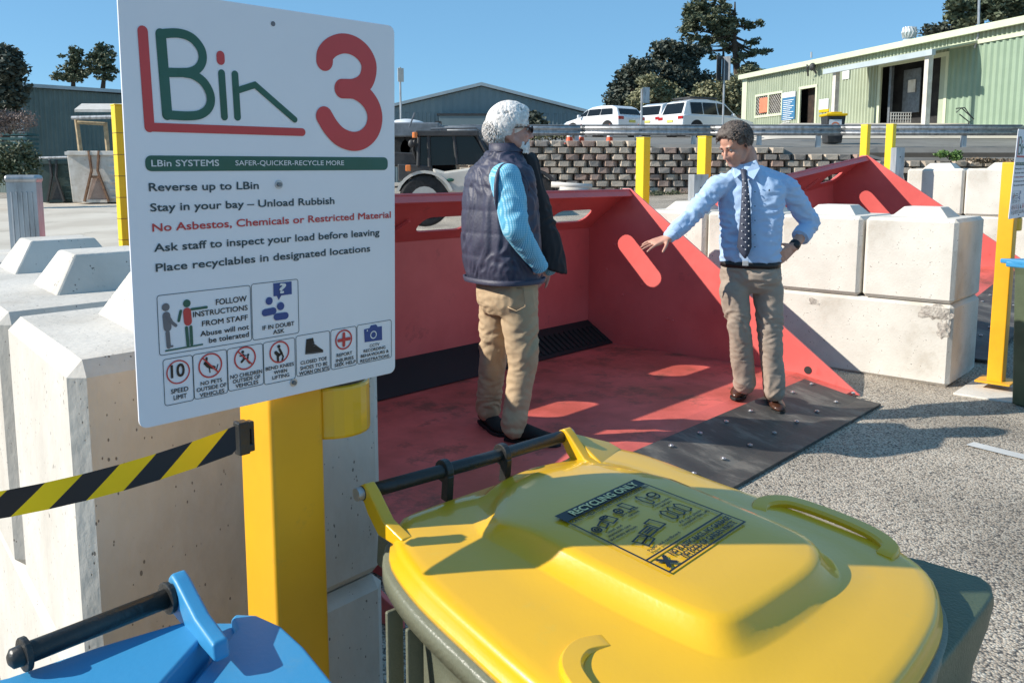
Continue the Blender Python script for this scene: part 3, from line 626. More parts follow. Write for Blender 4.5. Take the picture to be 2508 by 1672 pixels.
# ================================================================ belt barrier (tape) clipped to the post
clip = Pp(600, 1078, pc - ay * .062, ay)        # holder sits on the near face of the post
ctop = Pp(603, 1030, pc - ay * .062, ay); 
left0 = Yp(-60, 1212, 1.19); left1 = Yp(-60, 1296, 1.19)
bt = thing('belt_barrier', 'yellow and black striped barrier tape pulled out from the yellow post', 'barrier tape', clip)
rt, rbm = Pp(582, 1040, pc - ay * .062, ay), Pp(585, 1106, pc - ay * .062, ay)
hh = (rt - rbm).length; E0 = rt; E1 = rbm; F0 = left0; F1 = F0 + (left1 - left0).normalized() * hh * 1.0
mY, mK = MB(), MB(); n = 12; tl = 0
def belt(t, s_):  # t along 0..1 from the clip, s_ 0 top..1 bottom
    a = E0.lerp(F0, t); b = E1.lerp(F1, t); q = a.lerp(b, s_); q.z -= .012 * 4 * t * (1 - t); return q
L_ = (F0 - E0).length; pit = .108; sl = .05; k = 0; x = -.04
while x < L_ + .1:
    for j in range(6):
        s0, s1 = j / 6, (j + 1) / 6
        def tt(xx, s_): return max(0, min(1, (xx + sl * s_) / L_))
        q = [belt(tt(x, s0), s0), belt(tt(x + pit / 2, s0), s0), belt(tt(x + pit / 2, s1), s1), belt(tt(x, s1), s1)]
        (mK if k % 2 == 0 else mY).add(q, [(0, 1, 2, 3)])
    x += pit / 2; k += 1
mY.build('tape_stripe_yellow', M['tape_yellow'], bt); mK.build('tape_stripe_black', M['tape_black'], bt)
vdir = (rt - rbm).normalized()
mb = MB(); cc = (rt + rbm) / 2 + ax * .006; mb.box(cc, (.018, .018, hh * 1.22), ax, ay, vdir); mb.box(cc + ax * .012 + vdir * hh * .42, (.012, .014, .012), ax, ay, vdir); mb.box(cc + ax * .012 - vdir * hh * .42, (.012, .014, .012), ax, ay, vdir); mb.box(cc + ax * .016, (.006, .01, hh * .7), ax, ay, vdir)
mb.build('tape_clip', M['black_plastic'], bt, bevel=.002)
# ================================================================ yellow-lid wheelie bin in the foreground
LO = V((-.256, 1.385, .93)); LU = V((.7501, .6613, 0)); LV = V((.6579, -.7463, -.1008)).normalized(); LN = V((.0667, -.0756, .9949)).normalized()
def Lp(u, v, w=0): return LO + LU * u + LV * v + LN * w
def Luv(x, y, w=0): q = Pp(x, y, LO + LN * w, LN) - LO; return (q.dot(LU), q.dot(LV))
yb = thing('wheelie_bin', 'green wheelie bin with a big yellow recycling lid, in the foreground', 'wheelie bin', (Lp(.33, .4).x, Lp(.33, .4).y, -.12))
lid_out = [(.05, .045), (.011, .082), (-.019, .133), (-.042, .236), (-.052, .36), (-.06, .494), (-.062, .62), (-.045, .71), (.0, .762), (.08, .785), (.2, .785), (.32, .778), (.43, .765), (.541, .742), (.625, .704), (.672, .652), (.69, .594), (.686, .50), (.679, .421), (.66, .33), (.648, .25), (.64, .15), (.622, .07), (.585, .02), (.54, .005), (.49, .012), (.45, .022), (.28, .030), (.12, .036)]
lid_s = smooth_pts(lid_out, 3, True)
cen = V((.32, .40))
def inset(P, d):
    out = []; n = len(P)
    for i in range(n):
        t = V(P[(i + 1) % n]) - V(P[i - 1]); t.normalize(); nn = V((-t.y, t.x))
        if nn.dot(cen - V(P[i])) < 0: nn = -nn
        out.append(V(P[i]) + nn * d)
    return out
def resample(P, n):
    P = [V(p) for p in P]; L = [0]; m = len(P)
    for i in range(m): L.append(L[-1] + (P[(i + 1) % m] - P[i]).length)
    out = []; k = 0
    for j in range(n):
        s_ = L[-1] * j / n
        while L[k + 1] < s_: k += 1
        t = (s_ - L[k]) / max(1e-9, L[k + 1] - L[k]); out.append(P[k % m].lerp(P[(k + 1) % m], t))
    return out
NR = 96
def align(P, ref):
    # start index whose direction from centre is closest to ref's first point
    a0 = math.atan2(*(ref - cen)); best = min(range(len(P)), key=lambda i: abs(math.atan2(*(P[i] - cen)) - a0)); return P[best:] + P[:best]
O_ = resample(lid_s, NR)
def polar(P):
    """re-express a closed outline by the same polar angles as the lid outline so that rings loft cleanly"""
    out = []; m = len(P)
    for q in O_:
        d = (q - cen).normalized(); best = None
        for i in range(m):
            a, b = P[i] - cen, P[(i + 1) % m] - cen; e = b - a; den = d.x * e.y - d.y * e.x
            if abs(den) < 1e-12: continue
            t = (a.x * e.y - a.y * e.x) / den; s_ = (a.x * d.y - a.y * d.x) / den
            if t > 0 and -1e-6 <= s_ <= 1 + 1e-6 and (best is None or t > best): best = t
        out.append(cen + d * (best or .1))
    return out
hump = smooth_pts([(.136, .2), (.19, .135), (.255, .095), (.34, .075), (.43, .085), (.475, .13), (.49, .22), (.503, .40), (.507, .515), (.485, .565), (.43, .592), (.33, .60), (.23, .602), (.19, .59), (.172, .545), (.155, .4), (.142, .27)], 4, True)
hump = polar([V(p) for p in hump])
def ring3(P, w): return [Lp(p.x, p.y, w if not callable(w) else w(p)) for p in P]
crown = lambda d, w0: (lambda p: w0 + .012 * (1 - min(1, ((p - cen).length / .45)) ** 2))
rings = [ring3(inset(O_, .004), -.036), ring3(inset(O_, -.006), -.036), ring3(inset(O_, -.005), -.028), ring3(inset(O_, -.001), -.026), ring3(inset(O_, .001), -.010), ring3(inset(O_, .005), -.003), ring3(inset(O_, .012), .001), ring3(inset(O_, .03), .0035)]
hb = [q + (q - cen).normalized() * .034 for q in hump]
flat = lambda w0: (lambda p: w0 + .006 * (1 - ((p - cen).length / .4) ** 2))
fade = lambda p: max(.25, min(1, (p.y - .05) / .22))
m1 = [a.lerp(b, .5) for a, b in zip(inset(O_, .03), hb)]
rings += [ring3(m1, flat(.006)), ring3([q + (q - cen).normalized() * .006 for q in hb], flat(.007)), ring3(hb, lambda p: flat(.009)(p)), ring3([q.lerp(h_, .5) for q, h_ in zip(hb, hump)], lambda p: .010 + .015 * fade(p)), ring3([q.lerp(h_, .85) for q, h_ in zip(hb, hump)], lambda p: .012 + .026 * fade(p)),
          ring3(hump, lambda p: .014 + .029 * fade(p)), ring3([cen.lerp(h_, .93) for h_ in hump], lambda p: .016 + .030 * fade(p)), ring3([cen.lerp(h_, .6) for h_ in hump], lambda p: .0468), ring3([cen.lerp(h_, .1) for h_ in hump], .0472)]
mb = MB(); mb.loft(rings); lid = mb.build('lid', M['bin_yellow'], yb, smooth=True)
# lugs that carry the handle bar
def lug(u, side):
    mb = MB(); P = [(-.030, .030), (-.034, .045), (-.018, .055), (.0, .045), (.045, .012), (.10, .004), (.10, -.014), (.03, -.02), (-.005, .005), (-.016, .018)]
    a = .011
    mb.prism([Lp(u - a, v + .02, w) for v, w in P], LU * 2 * a); return mb.build('handle_lug', M['bin_yellow'], lid, smooth=True, bevel=.004, seg=3)
for u in (.012, .487): lug(u, 1)
mb = MB(); mb.loft([[Lp(.495, .0, .045), Lp(.60, .02, .006), Lp(.60, .06, .004), Lp(.495, .10, .006)], [Lp(.495, .0, .02), Lp(.60, .02, -.02), Lp(.60, .06, -.02), Lp(.495, .10, -.02)]]); mb.build('lid_shoulder', M['bin_yellow'], lid, smooth=True, bevel=.006)
mb = MB(); 0 and mb.loft([[Lp(.005, .0, .045), Lp(-.01, .09, .004), Lp(.03, .12, .006), Lp(.03, .06, .012)], [Lp(.005, .0, .02), Lp(-.01, .09, -.02), Lp(.03, .12, -.02), Lp(.03, .06, -.02)]])
hd = MB(); hd.tube([Lp(.0, -.002, .036), Lp(.25, -.002, .034), Lp(.50, -.002, .036)], .0125, 18); hbar = hd.build('handle_bar', M['black_plastic'], yb, smooth=True)
for u in (.175, .315):
    mb = MB(); mb.tube([Lp(u - .007, -.002, .035), Lp(u + .007, -.002, .035)], .021, 20); mb.box(Lp(u, .010, .006), (.014, .02, .05), LU, LV, LN); mb.build('handle_collar', M['black_plastic'], hbar, smooth=False, bevel=.002)
for u in (-.004, .499): mb = MB(); mb.tube([Lp(u - .007, -.002, .036), Lp(u + .006, -.002, .036)], .0115, 16); mb.build('hinge_pin', M['galv'], hbar)
# side grips of the lid
def grip(P):
    mb = MB(); pts = smooth_pts(P, 5); ht = [0] * 2
    n = len(pts); rings = []
    for i, p in enumerate(pts):
        t = (pts[min(i + 1, n - 1)] - pts[max(i - 1, 0)]).normalized(); nn = V((-t.y, t.x)); s_ = i / (n - 1); w = .004 + .009 * math.sin(math.pi * min(1, max(0, s_))) ** .45
        rings.append([Lp(*(p + nn * a), w + b) for a, b in ((-.015, -.010), (-.016, -.002), (-.012, .003), (.012, .003), (.016, -.002), (.015, -.010))])
    mb.loft(rings); return mb.build('lid_grip', M['bin_yellow'], lid, smooth=True, bevel=.001)
grip([(.585, .40), (.625, .385), (.668, .41), (.684, .48), (.684, .56), (.664, .605), (.628, .612)])
grip([(.075, .50), (.03, .49), (-.012, .515), (-.034, .58), (-.04, .64), (-.028, .70), (.01, .715)])
# printed sticker on the hump
SO = Lp(0, 0, .0500)
ST = Sheet(SO, LU, LV, LN)
cq = [Luv(*p, .0500) for p in ((1358, 1263), (1553, 1173), (1828, 1277), (1640, 1402))]
A_, B_, C_, D_ = [V(p) for p in cq]
class Quad:
    def P(s, a, b, w=0): q = A_.lerp(B_, a).lerp(D_.lerp(C_, a), b); return Lp(q.x, q.y, .0500 + w)
Q = Quad()
st = MB()
def qr(mb, a0, b0, a1, b1, w=.0): mb.add([Q.P(a0, b0, w), Q.P(a1, b0, w), Q.P(a1, b1, w), Q.P(a0, b1, w)], [(0, 1, 2, 3)])
t_ = .016
qr(st, 0, 0, 1, .115); qr(st, 0, 0, t_, 1, .0002); qr(st, 1 - t_, 0, 1, 1, .0002); qr(st, 0, 1 - t_, 1, 1, .0003); qr(st, 0, .80, 1, .80 + t_, .0003)
text(st, Q, 'ONLY THESE ITEMS IN YOUR RECYCLING BIN', .03, .165, .97, .035, .0003, .02)
text(st, Q, 'NO PLASTIC BAGS, NO GARBAGE', .20, .895, .97, .05, .0003, .03); text(st, Q, 'NO FOOD OR GARDEN WASTE', .24, .965, .93, .05, .0003, .03); text(st, Q, 'X', .05, .96, .16, .11, .0003, .05)
for s_, a, b, c_ in (('Steel and', .10, .42, .27), ('aluminium cans', .06, .46, .32), ('and empty aerosols', .03, .50, .34), ('Juice and milk', .38, .33, .60), ('cartons', .42, .37, .55), ('Glass bottles', .70, .40, .92), ('and jars', .74, .44, .88), ('Paper and cardboard', .12, .76, .50), ('All rigid plastic', .62, .68, .92), ('containers (lids off)', .60, .72, .95)): text(st, Q, s_, a, b, c_, .026, .0003, .02)
def ic(P, cl=False, wd=.014):
    P = [V(p) for p in P]
    if cl: P.append(P[0])
    for a, b in zip(P, P[1:]):
        t = (b - a).normalized(); nn = V((-t.y, t.x)) * wd / 2; a2, b2 = a - t * wd / 2, b + t * wd / 2; q = [a2 - nn, b2 - nn, b2 + nn, a2 + nn]; st.add([Q.P(x.x, x.y, .0003) for x in q], [(0, 1, 2, 3)])
def circ(c, r, ry=None, n=12): return [(c[0] + r * math.cos(2 * math.pi * i / n), c[1] + (ry or r) * math.sin(2 * math.pi * i / n)) for i in range(n)]
ic(circ((.08, .33), .035), 1); ic(circ((.08, .33), .015), 1); ic([(.13, .30), (.20, .27), (.22, .33), (.15, .36)], 1); ic([(.22, .26), (.30, .24), (.33, .33), (.25, .35)], 1); ic(circ((.262, .25), .04, .015), 1)
ic(circ((.43, .26), .035), 1); ic([(.40, .26), (.46, .26)]); ic([(.43, .23), (.43, .29)]); ic([(.50, .20), (.56, .20), (.58, .30), (.52, .30)], 1)
ic([(.72, .22), (.735, .20), (.75, .22), (.77, .27), (.77, .35), (.73, .36), (.71, .28)], 1); ic(circ((.86, .26), .045, .03), 1); ic(circ((.86, .28), .045, .05), 1)
for k in range(3): ic([(.64 + .09 * k, .50), (.67 + .09 * k, .47), (.70 + .09 * k, .50), (.71 + .09 * k, .60), (.67 + .09 * k, .62), (.64 + .09 * k, .60)], 1)
ic([(.14, .60), (.24, .58), (.28, .63), (.17, .66)], 1); ic([(.17, .66), (.18, .71), (.29, .68), (.28, .63)], 1); ic([(.27, .56), (.40, .54), (.42, .62), (.29, .64)], 1); ic([(.42, .50), (.50, .49), (.53, .61), (.44, .62)], 1); ic([(.31, .58), (.39, .57)]); ic([(.31, .60), (.39, .59)])
st.build('sticker_print', M['ink_black'], lid)
wl = MB(); text(wl, Q, 'RECYCLING ONLY', .12, .095, .93, .07, .0012, .03); wl.build('sticker_lettering', mat('sticker_gap', (.80, .66, .30), rough=.4), lid)
# body: rim flange, tapering walls, left ribs added so the gap between them shades like a recess
ri = inset(O_, -.010)
WL = -.045
corner = [V(Luv(x, y, WL)) for x, y in ((2262, 1372), (2330, 1392), (2405, 1414), (2428, 1432), (2434, 1458), (2418, 1485), (2355, 1570), (2280, 1668))]
rb2 = []
for p in ri: rb2.append(p)
body = MB()
cb = V((.32, .40))
def shrink(P, k, dx=0): return [cb + (p - cb) * k + V((0, dx)) for p in P]
def down(P, z):  # ring at world height offset below the rim, walls go straight down in world z
    return [Lp(p.x, p.y, -.04) - UP * z for p in P]
body.loft([down(inset(O_, .03), -.002), down(inset(O_, -.012), -.002), down(inset(O_, -.016), .004), down(inset(O_, -.016), .030), down(inset(O_, .016), .032), down(shrink(inset(O_, .018), .985), .10), down(shrink(inset(O_, .03), .86), .80), down(shrink(inset(O_, .05), .80), .93)])
bo = body.build('body', M['bin_green'], yb, smooth=True)
bo.data.polygons.foreach_set('use_smooth', [True] * len(bo.data.polygons)); 
fl = MB(); back_e = [V((.45, .60)), V((.62, .30))]
Fp = [V((.645, .40))] + [corner[0]] + corner[1:] + [V((.30, .835)), V((.0, .825)), V((-.03, .74)), V((.3, .70)), V((.6, .6))]
t0 = [Lp(p.x, p.y, WL) for p in Fp]
cF = V((.35, .55))
t1 = [q - UP * .012 for q in t0]; tb = [Lp(*(cF + (p - cF) * .93), WL) - UP * .12 for p in Fp]; tb2 = [Lp(*(cF + (p - cF) * .84), WL) - UP * .8 for p in Fp]
fl.loft([[Lp(*(cF + (p - cF) * .975), WL + .004) for p in Fp], t0, [Lp(*(cF + (p - cF) * 1.004), WL) - UP * .014 for p in Fp], [Lp(*(cF + (p - cF) * .985), WL) - UP * .055 for p in Fp], tb, tb2]); fl.build('front_lip', M['bin_dark_green'], yb, smooth=True, bevel=.004)
rbm_ = MB()  # rib pair added for the shadow between, in place of a side recess
for v_ in (.16, .215):
    q = Lp(-.034, v_, -.12) - UP * .045; rbm_.box(q, (.03, .008, .16), LU, V((LV.x, LV.y, 0)), UP)
rbm_.build('recess_shade_rib', M['bin_green'], bo, bevel=.003)
for u in (.05, .45):
    mb = MB(); q = Lp(u, .02, -.08); mb.box(q, (.03, .05, .06), LU, LV, LN); mb.build('hinge_lug', M['bin_green'], bo, bevel=.006)
for u in (.03, .47):
    mb = MB(); q = Lp(u, .04, 0); q.z = -.02; mb.tube([q - LU * .025, q + LU * .025], .1, 24); mb.build('wheel', M['black_rubber'], yb, bevel=.008)

# ================================================================ blue wheelie bin, cut off by the bottom edge of the photo
def blue_bin():
    z0 = .93
    bb = thing('wheelie_bin', 'blue-lidded wheelie bin at the foot of the sign post', 'wheelie bin', (Zp(400, 1700, z0).x, Zp(400, 1700, z0).y, 0))
    def P(x, y, z=z0): return Zp(x, y, z)
    def panel(px_, name, zt, zb, m, bev=.008, par=bb):
        pts = smooth_pts([(p[0], p[1]) for p in px_], 1, True); top = [P(p.x, p.y, zt) for p in pts]; mb = MB(); mb.prism(top, V((0, 0, zb - zt))); return mb.build(name, m, par, smooth=True, bevel=bev, seg=3)
    base = panel([(-200, 1720), (20, 1672), (240, 1598), (450, 1532), (520, 1520), (640, 1520), (710, 1560), (800, 1665), (900, 1830), (-200, 1950)], 'lid', z0 - .034, z0 - .07, M['bin_blue'])
    panel([(-200, 1706), (20, 1655), (240, 1580), (420, 1527), (478, 1512), (512, 1520), (508, 1545), (372, 1700), (250, 1830), (-200, 1950)], 'lid_panel', z0 + .005, z0 - .04, M['bin_blue'], .006, base)
    rp = [(566, 1512), (575, 1500), (630, 1503), (690, 1530), (745, 1580), (835, 1690), (920, 1860), (330, 1860), (455, 1690), (575, 1540)]
    panel(rp, 'lid_panel', z0 - .022, z0 - .05, M['bin_blue'], .006, base)
    # walls under the lid
    pts = [P(x, y, z0 - .06) for x, y in ((-160, 1730), (240, 1615), (620, 1540), (780, 1680), (860, 1830), (-160, 1900))]; c_ = sum(pts, V()) / len(pts)
    mb = MB(); mb.loft([pts, [c_ + (p - c_) * .96 - UP * .05 for p in pts], [c_ + (p - c_) * .82 - UP * .86 for p in pts]]); mb.build('body', M['bin_dark_green'], bb, bevel=.01)
    a = P(412, 1463, .958); b = P(62, 1600, .958); d = (b - a).normalized(); e = V((-d.y, d.x, 0)); e = e if e.y < 0 else -e
    mb = MB(); mb.tube([a, b, b + d * .014, b + d * .018], [.0125, .0125, .0115, .006], 18); h_ = mb.build('handle_bar', M['black_plastic'], bb, smooth=True, bevel=0)
    for q, r_ in ((b + d * .0, .02), (a, .021)):
        mb = MB(); mb.tube([q - d * .003, q + d * .004], r_, 20); mb.build('handle_collar', M['black_plastic'], h_, bevel=.0015)
    # arm from the handle end to the lid
    tp = P(438, 1418, .985) ; q1 = P(540, 1512, .945)
    mb = MB(); f_ = (P(520, 1535, .93) - P(430, 1440, .93)); f_.z = 0; f_.normalize()
    A0 = a - d * .006; prof = [(-.018, .018), (-.006, .028), (.012, .024), (.075, .0), (.135, -.008), (.14, -.03), (.03, -.03), (-.012, -.028)]
    mb.prism([A0 + f_ * x + UP * z for x, z in prof], -d * .022); mb.build('handle_arm', M['bin_blue'], bb, smooth=True, bevel=.005, seg=3)
    return bb
bbn = blue_bin()
bb2 = copy_tree(bbn); bb2['label'] = 'blue-lidded wheelie bin half out of the photo at the right edge'
bbn['group'] = bb2['group'] = 'blue wheelie bins'
tip = bbn.location; _t = Zp(2464, 620, 1.0); _l = [o_ for o_ in bpy.data.objects if o_.parent == bbn and o_.name.startswith('lid')][0]; _far = max((v_.co for v_ in _l.data.vertices), key=lambda c_: c_.x)
bb2.rotation_euler = (0, 0, R(180)); bb2.scale = (1.06, 1.06, 1.06); bb2.location = V((_t.x + _far.x * 1.06, _t.y + _far.y * 1.06, .0))

# ================================================================ posts and bollards
def yellow_post(p, h, label, rot=.735, joints=False, wdt=.1, name='bollard', group='square yellow bollards behind the hoppers', cat='bollard'):
    t = thing(name, label, cat, p, group); X = V((math.cos(rot), math.sin(rot), 0)); Y = V((-X.y, X.x, 0))
    mb = MB(); mb.box(V(p) + UP * (h / 2 - .1), (wdt, wdt, h + .2 - .01), X, Y); o = mb.build('post', M['yellow_bollard' if group else 'yellow_post'], t, bevel=.008)
    mb = MB(); mb.box(V(p) + UP * (h + .0), (wdt + .006, wdt + .006, .012), X, Y); mb.build('cap', M['yellow_bollard'], t, bevel=.004)
    if joints:
        for k in range(7):
            j = MB(); j.box(V(p) + UP * (h - .22 - k * .17), (wdt + .003, wdt + .003, .004), X, Y); j.build('joint', M['leather_brown'], o)
    return t
def pxpost(x, Y, ytop, *a, **k):
    q = Yp(x, 600, Y); g_ = max(0, gz(q.x, q.y)); top = Yp(x, ytop, Y).z; return yellow_post((q.x, q.y, g_), top - g_, *a, **k)
pxpost(1571, 8.35, 338, 'square yellow bollard just behind the right corner of the near red hopper')
pxpost(1719, 8.35, 335, 'square yellow bollard behind the shoulder of the man in the tie, above a steel post')
pxpost(2106, 11.9, 306, 'square yellow bollard standing right behind the peak of the far red hopper')
pxpost(2167, 11.5, 305, 'square yellow bollard beside a short galvanised post, right of the far hopper peak')
pxpost(311, 6.9, 258, 'tall square yellow post left of the sign, with bands around it', joints=True)
def channel_post(x, Y, ytop, wd, label, rot=.6, capd=False):
    q = Yp(x, 600, Y); g_ = max(0, gz(q.x, q.y)); h = Yp(x, ytop, Y).z - g_; p = V((q.x, q.y, g_))
    t = thing('steel_post', label, 'post', p, 'galvanised steel posts'); X = V((math.cos(rot), math.sin(rot), 0)); Yv = V((-X.y, X.x, 0)); mb = MB(); a, b, k = wd / 2, wd * .38, .012
    prof = [(-a, -b), (a, -b), (a, b), (a - k * 2.5, b), (a - k * 2.5, b - k), (a - k, b - k), (a - k, -b + k), (-a + k, -b + k), (-a + k, b - k), (-a + 2.5 * k, b - k), (-a + 2.5 * k, b), (-a, b)]
    mb.prism([p - UP * .1 + X * u + Yv * v for u, v in prof], UP * (h + .1)); o = mb.build('channel', M['galv'], t)
    if capd:
        fl_ = MB()
        for k in range(5): fl_.box(p + UP * (h / 2 - .02) - Yv * (b + .002) + X * (wd * (-.34 + .17 * k)), (wd * .05, .006, h - .06), X, Yv)
        fl_.build('flute', M['galv'], o, bevel=.002)
    hm = MB()
    if not capd: hm.tube([p + UP * (h - .12) - Yv * (b + .001) , p + UP * (h - .12) - Yv * (b - .004)], .009, 10); hm.build('bolt_hole', M['interior'], o)
    if capd: mb = MB(); mb.box(p + UP * h, (wd + .012, wd * .8 + .012, .03), X, Yv); mb.build('cap', M['galv'], t, smooth=True, bevel=.012)
    return t
channel_post(70, 3.35, 438, .105, 'weathered galvanised channel post with a cap, at the left edge behind the blocks', .25, True)
channel_post(1706, 7.6, 427, .14, 'galvanised channel post under the outstretched arm of the man in the tie', .3)
channel_post(2186, 11.1, 362, .13, 'short galvanised channel post right of the far bollards', .3)
# second sign seen edge-on at the right
s2 = copy_tree(sp); s2['label'] = 'white sign seen nearly edge-on, on a yellow post right of the concrete blocks'
s2.location = sp.location + V((3.416, 5.86, .06)) - V((pc.x, pc.y, 0)); sp['group'] = s2['group'] = 'signs on yellow posts'
sl_ = MB(); q = V((3.416, 5.86, .008)); sl_.box(q - D2 * .05, (.62, .36, .016), D2, -D1)
t = thing('base_slab', 'white concrete slab under the right yellow sign post', 'concrete slab', q); sl_.build('slab', M['concrete_clean'], t, bevel=.004)
# ================================================================ people
def nz(p, s, o=0): return noise.noise(V(p) * s + V((o, o * 1.7, -o)))
def folds(p, fx=9, fz=30, amp=.007, off=0):
    """cloth creases: ridged noise, tighter along the height than around"""
    q = V((p.x * fx + off, p.y * fx, p.z * fz + 3 * noise.noise(p * 5 + V((off, 0, 0)))))
    n1 = 1 - abs(noise.noise(q)) * 2.2; return amp * (n1 - .5)
def oring(c, X, Yv, a, b, n=20, p=2.3):
    out = []
    for i in range(n):
        t = 2 * math.pi * i / n; ct_, st_ = math.cos(t), math.sin(t)
        out.append(c + X * a * math.copysign(abs(ct_) ** (2 / p), ct_) + Yv * b * math.copysign(abs(st_) ** (2 / p), st_))
    return out
def hand(mb, wrist, dirv, palm_n, thumb_side, size=.18, spread=.3, curl=(.25, .3, .35, .4), thumb=.9):
    """five separate fingers; dirv = along the hand, palm_n = out of the palm, thumb_side = +1/-1"""
    d = V(dirv).normalized(); n = V(palm_n); n = (n - d * n.dot(d)).normalized(); s_ = d.cross(n).normalized() * thumb_side; k = size / .18
    pc_ = wrist + d * .045 * k
    for i in range(4): mb.cap_(wrist + s_ * (.018 - .012 * i) * k, wrist + d * .085 * k + s_ * (.030 - .020 * i) * k, .014 * k, .0115 * k, 10)
    lens = (.072, .080, .074, .058)
    for i in range(4):
        b = wrist + d * .085 * k + s_ * (.031 - .0205 * i) * k; a = (1.5 - i) * spread * .45; dd = (d * math.cos(a) + s_ * math.sin(a)).normalized(); p = b; c_ = curl[i]; r_ = .0088 * k
        for j, fr_ in enumerate((.45, .30, .25)):
            ang = c_ * (j + .4); v_ = (dd * math.cos(ang) + n * math.sin(ang)).normalized(); q = p + v_ * lens[i] * fr_ * k; mb.cap_(p, q, r_, r_ * .88, 9); p = q; r_ *= .9
    b = wrist + d * .02 * k + s_ * .026 * k; p = b; r_ = .0115 * k
    for j, L in enumerate((.036, .030, .024)):
        v_ = (d * math.cos(thumb - .15 * j) + s_ * math.sin(thumb - .15 * j) + n * .25).normalized(); q = p + v_ * L * k; mb.cap_(p, q, r_, r_ * .86, 9); p = q; r_ *= .88
def head(mb, c, F, Up, s=1.0, jaw=1.0):
    """c = centre of the skull; F = facing; Up = crown direction.  Adds skull, jaw, brow, nose, lips, ears"""
    F = V(F).normalized(); Up = (V(Up) - F * V(Up).dot(F)).normalized(); Rt = F.cross(Up).normalized()
    def q(f, r, u): return c + (F * f + Rt * r + Up * u) * s
    mb.ell(q(-.012, 0, .035), (.098 * s, .077 * s, .088 * s), F, Rt, Up, 24, 16)
    mb.ell(q(.022, 0, -.035), (.070 * s, .061 * s, .082 * s), F, Rt, Up, 24, 14)
    mb.ell(q(.052, 0, -.088), (.036 * s, .040 * s * jaw, .026 * s), F, Rt, Up)
    mb.cap_(q(.03, .048, -.075), q(-.03, .060, -.03), .020 * s, .022 * s); mb.cap_(q(.03, -.048, -.075), q(-.03, -.060, -.03), .020 * s, .022 * s)
    mb.cap_(q(.080, -.034, .022), q(.080, .034, .022), .0115 * s)          # brow
    mb.ell(q(.068, .038, -.022), (.018 * s, .017 * s, .017 * s)); mb.ell(q(.068, -.038, -.022), (.018 * s, .017 * s, .017 * s))   # cheeks
    mb.cap_(q(.086, 0, .010), q(.110, 0, -.030), .008 * s, .0125 * s); mb.ell(q(.098, .012, -.034), (.009 * s,) * 3); mb.ell(q(.098, -.012, -.034), (.009 * s,) * 3)
    mb.cap_(q(.087, -.018, -.059), q(.087, .018, -.059), .0062 * s); mb.cap_(q(.085, -.016, -.069), q(.085, .016, -.069), .0068 * s)
    for k in (-1, 1): mb.ell(q(-.012, k * .079, -.010), (.016 * s, .007 * s, .029 * s), F + Rt * k * .35, Rt, Up); mb.ell(q(-.008, k * .077, -.030), (.009 * s, .007 * s, .011 * s))
    return q
def eyes(q, s, par, open_=1):
    for k in (-1, 1):
        mb = MB(); mb.ell(q(.0765, k * .031, .004), (.0085 * s,) * 3, n=12, m=8); e = mb.build('eye', M['eye_white'], par, True)
        mb = MB(); mb.ell(q(.0825, k * .031, .001), (.0048 * s,) * 3, n=8, m=6); mb.build('iris', M['ink_black'], e, True)
def hair_tufts(mb, q, s, region, N, ln, rr, seed, curl=.5):
    r_ = random.Random(seed)
    for i in range(N):
        th = r_.uniform(0, 2 * math.pi); ph = math.asin(r_.uniform(-.9, 1)); f, rt, u = math.cos(ph) * math.cos(th), math.cos(ph) * math.sin(th), math.sin(ph)
        if not region(f, rt, u): continue
        p = q(-.012 + f * .104, rt * .083, .035 + u * .095); c0 = q(-.012, 0, .03); out = (p - c0).normalized()
        tan = ((q(-.9, 0, -.9) if f > 0 else q(-.15, 0, -1.4)) - q(0, 0, 0)) * (1 - curl) + V((r_.uniform(-1, 1), r_.uniform(-1, 1), r_.uniform(-1, .6))) * curl; tan = (tan - out * tan.dot(out)).normalized()
        a = p - out * .006 * s; b = p + out * ln * .55 + tan * ln * .5; c_ = b + out * ln * (.25 - curl * .5) + tan * ln * .6; mb.tube([a, b, c_], [rr, rr * .9, rr * .25], 5)

# ---------------------------------------------------------------- man with grey hair and padded vest (seen from behind, right side)
YL = 4.42
def L3(x, y, dy=0): return Yp(x, y, YL + dy)
manL = thing('person', 'grey-haired man in a dark quilted vest and tan trousers, hands in pockets', 'person', (L3(1250, 1070).x, YL, .1))
FL = V((.80, .60, 0)).normalized(); RL = FL.cross(UP).normalized()      # his right-hand side, towards the camera
HF = V((.97, .22, -.03)).normalized()
bd = MB(); hc_ = L3(1252, 318, -.0); hq = head(bd, hc_, HF, UP, 1.0)
bd.cap_(L3(1238, 350), L3(1228, 425), .058, .068)
bd.loft([oring(L3(1226, y), RL, FL, a, b, 16) for y, a, b in ((405, .10, .07), (425, .17, .09), (470, .19, .11), (560, .175, .115), (640, .165, .12), (690, .165, .12))])
hipL, hipR = L3(1222, 690, .09), L3(1262, 690, -.06)
kneeL, kneeR = L3(1207, 870, .13), L3(1282, 878, -.06); ankL, ankR = L3(1195, 1012, .20), L3(1258, 1052, -.08)
for h_, k_, a_ in ((hipL, kneeL, ankL), (hipR, kneeR, ankR)): bd.chain([(h_, .075), (k_, .05), (a_, .036)])
shR = L3(1243, 440, -.18); elR = L3(1262, 560, -.27); wrR = L3(1322, 652, -.16)
shL = L3(1240, 440, .18); elL = L3(1310, 560, .25); wrL = L3(1345, 655, .14)
bd.chain([(shR, .05), (elR, .04), (wrR, .028)]); bd.chain([(shL, .05), (elL, .04), (wrL, .028)])
hand(bd, wrR, (L3(1285, 722, -.03) - wrR), -RL, 1, .17, .1, (.1, .1, .1, .1), .5)
hand(bd, wrL, (L3(1285, 722, .08) - wrL), RL, -1, .17, .1, (.1, .1, .1, .1), .5)
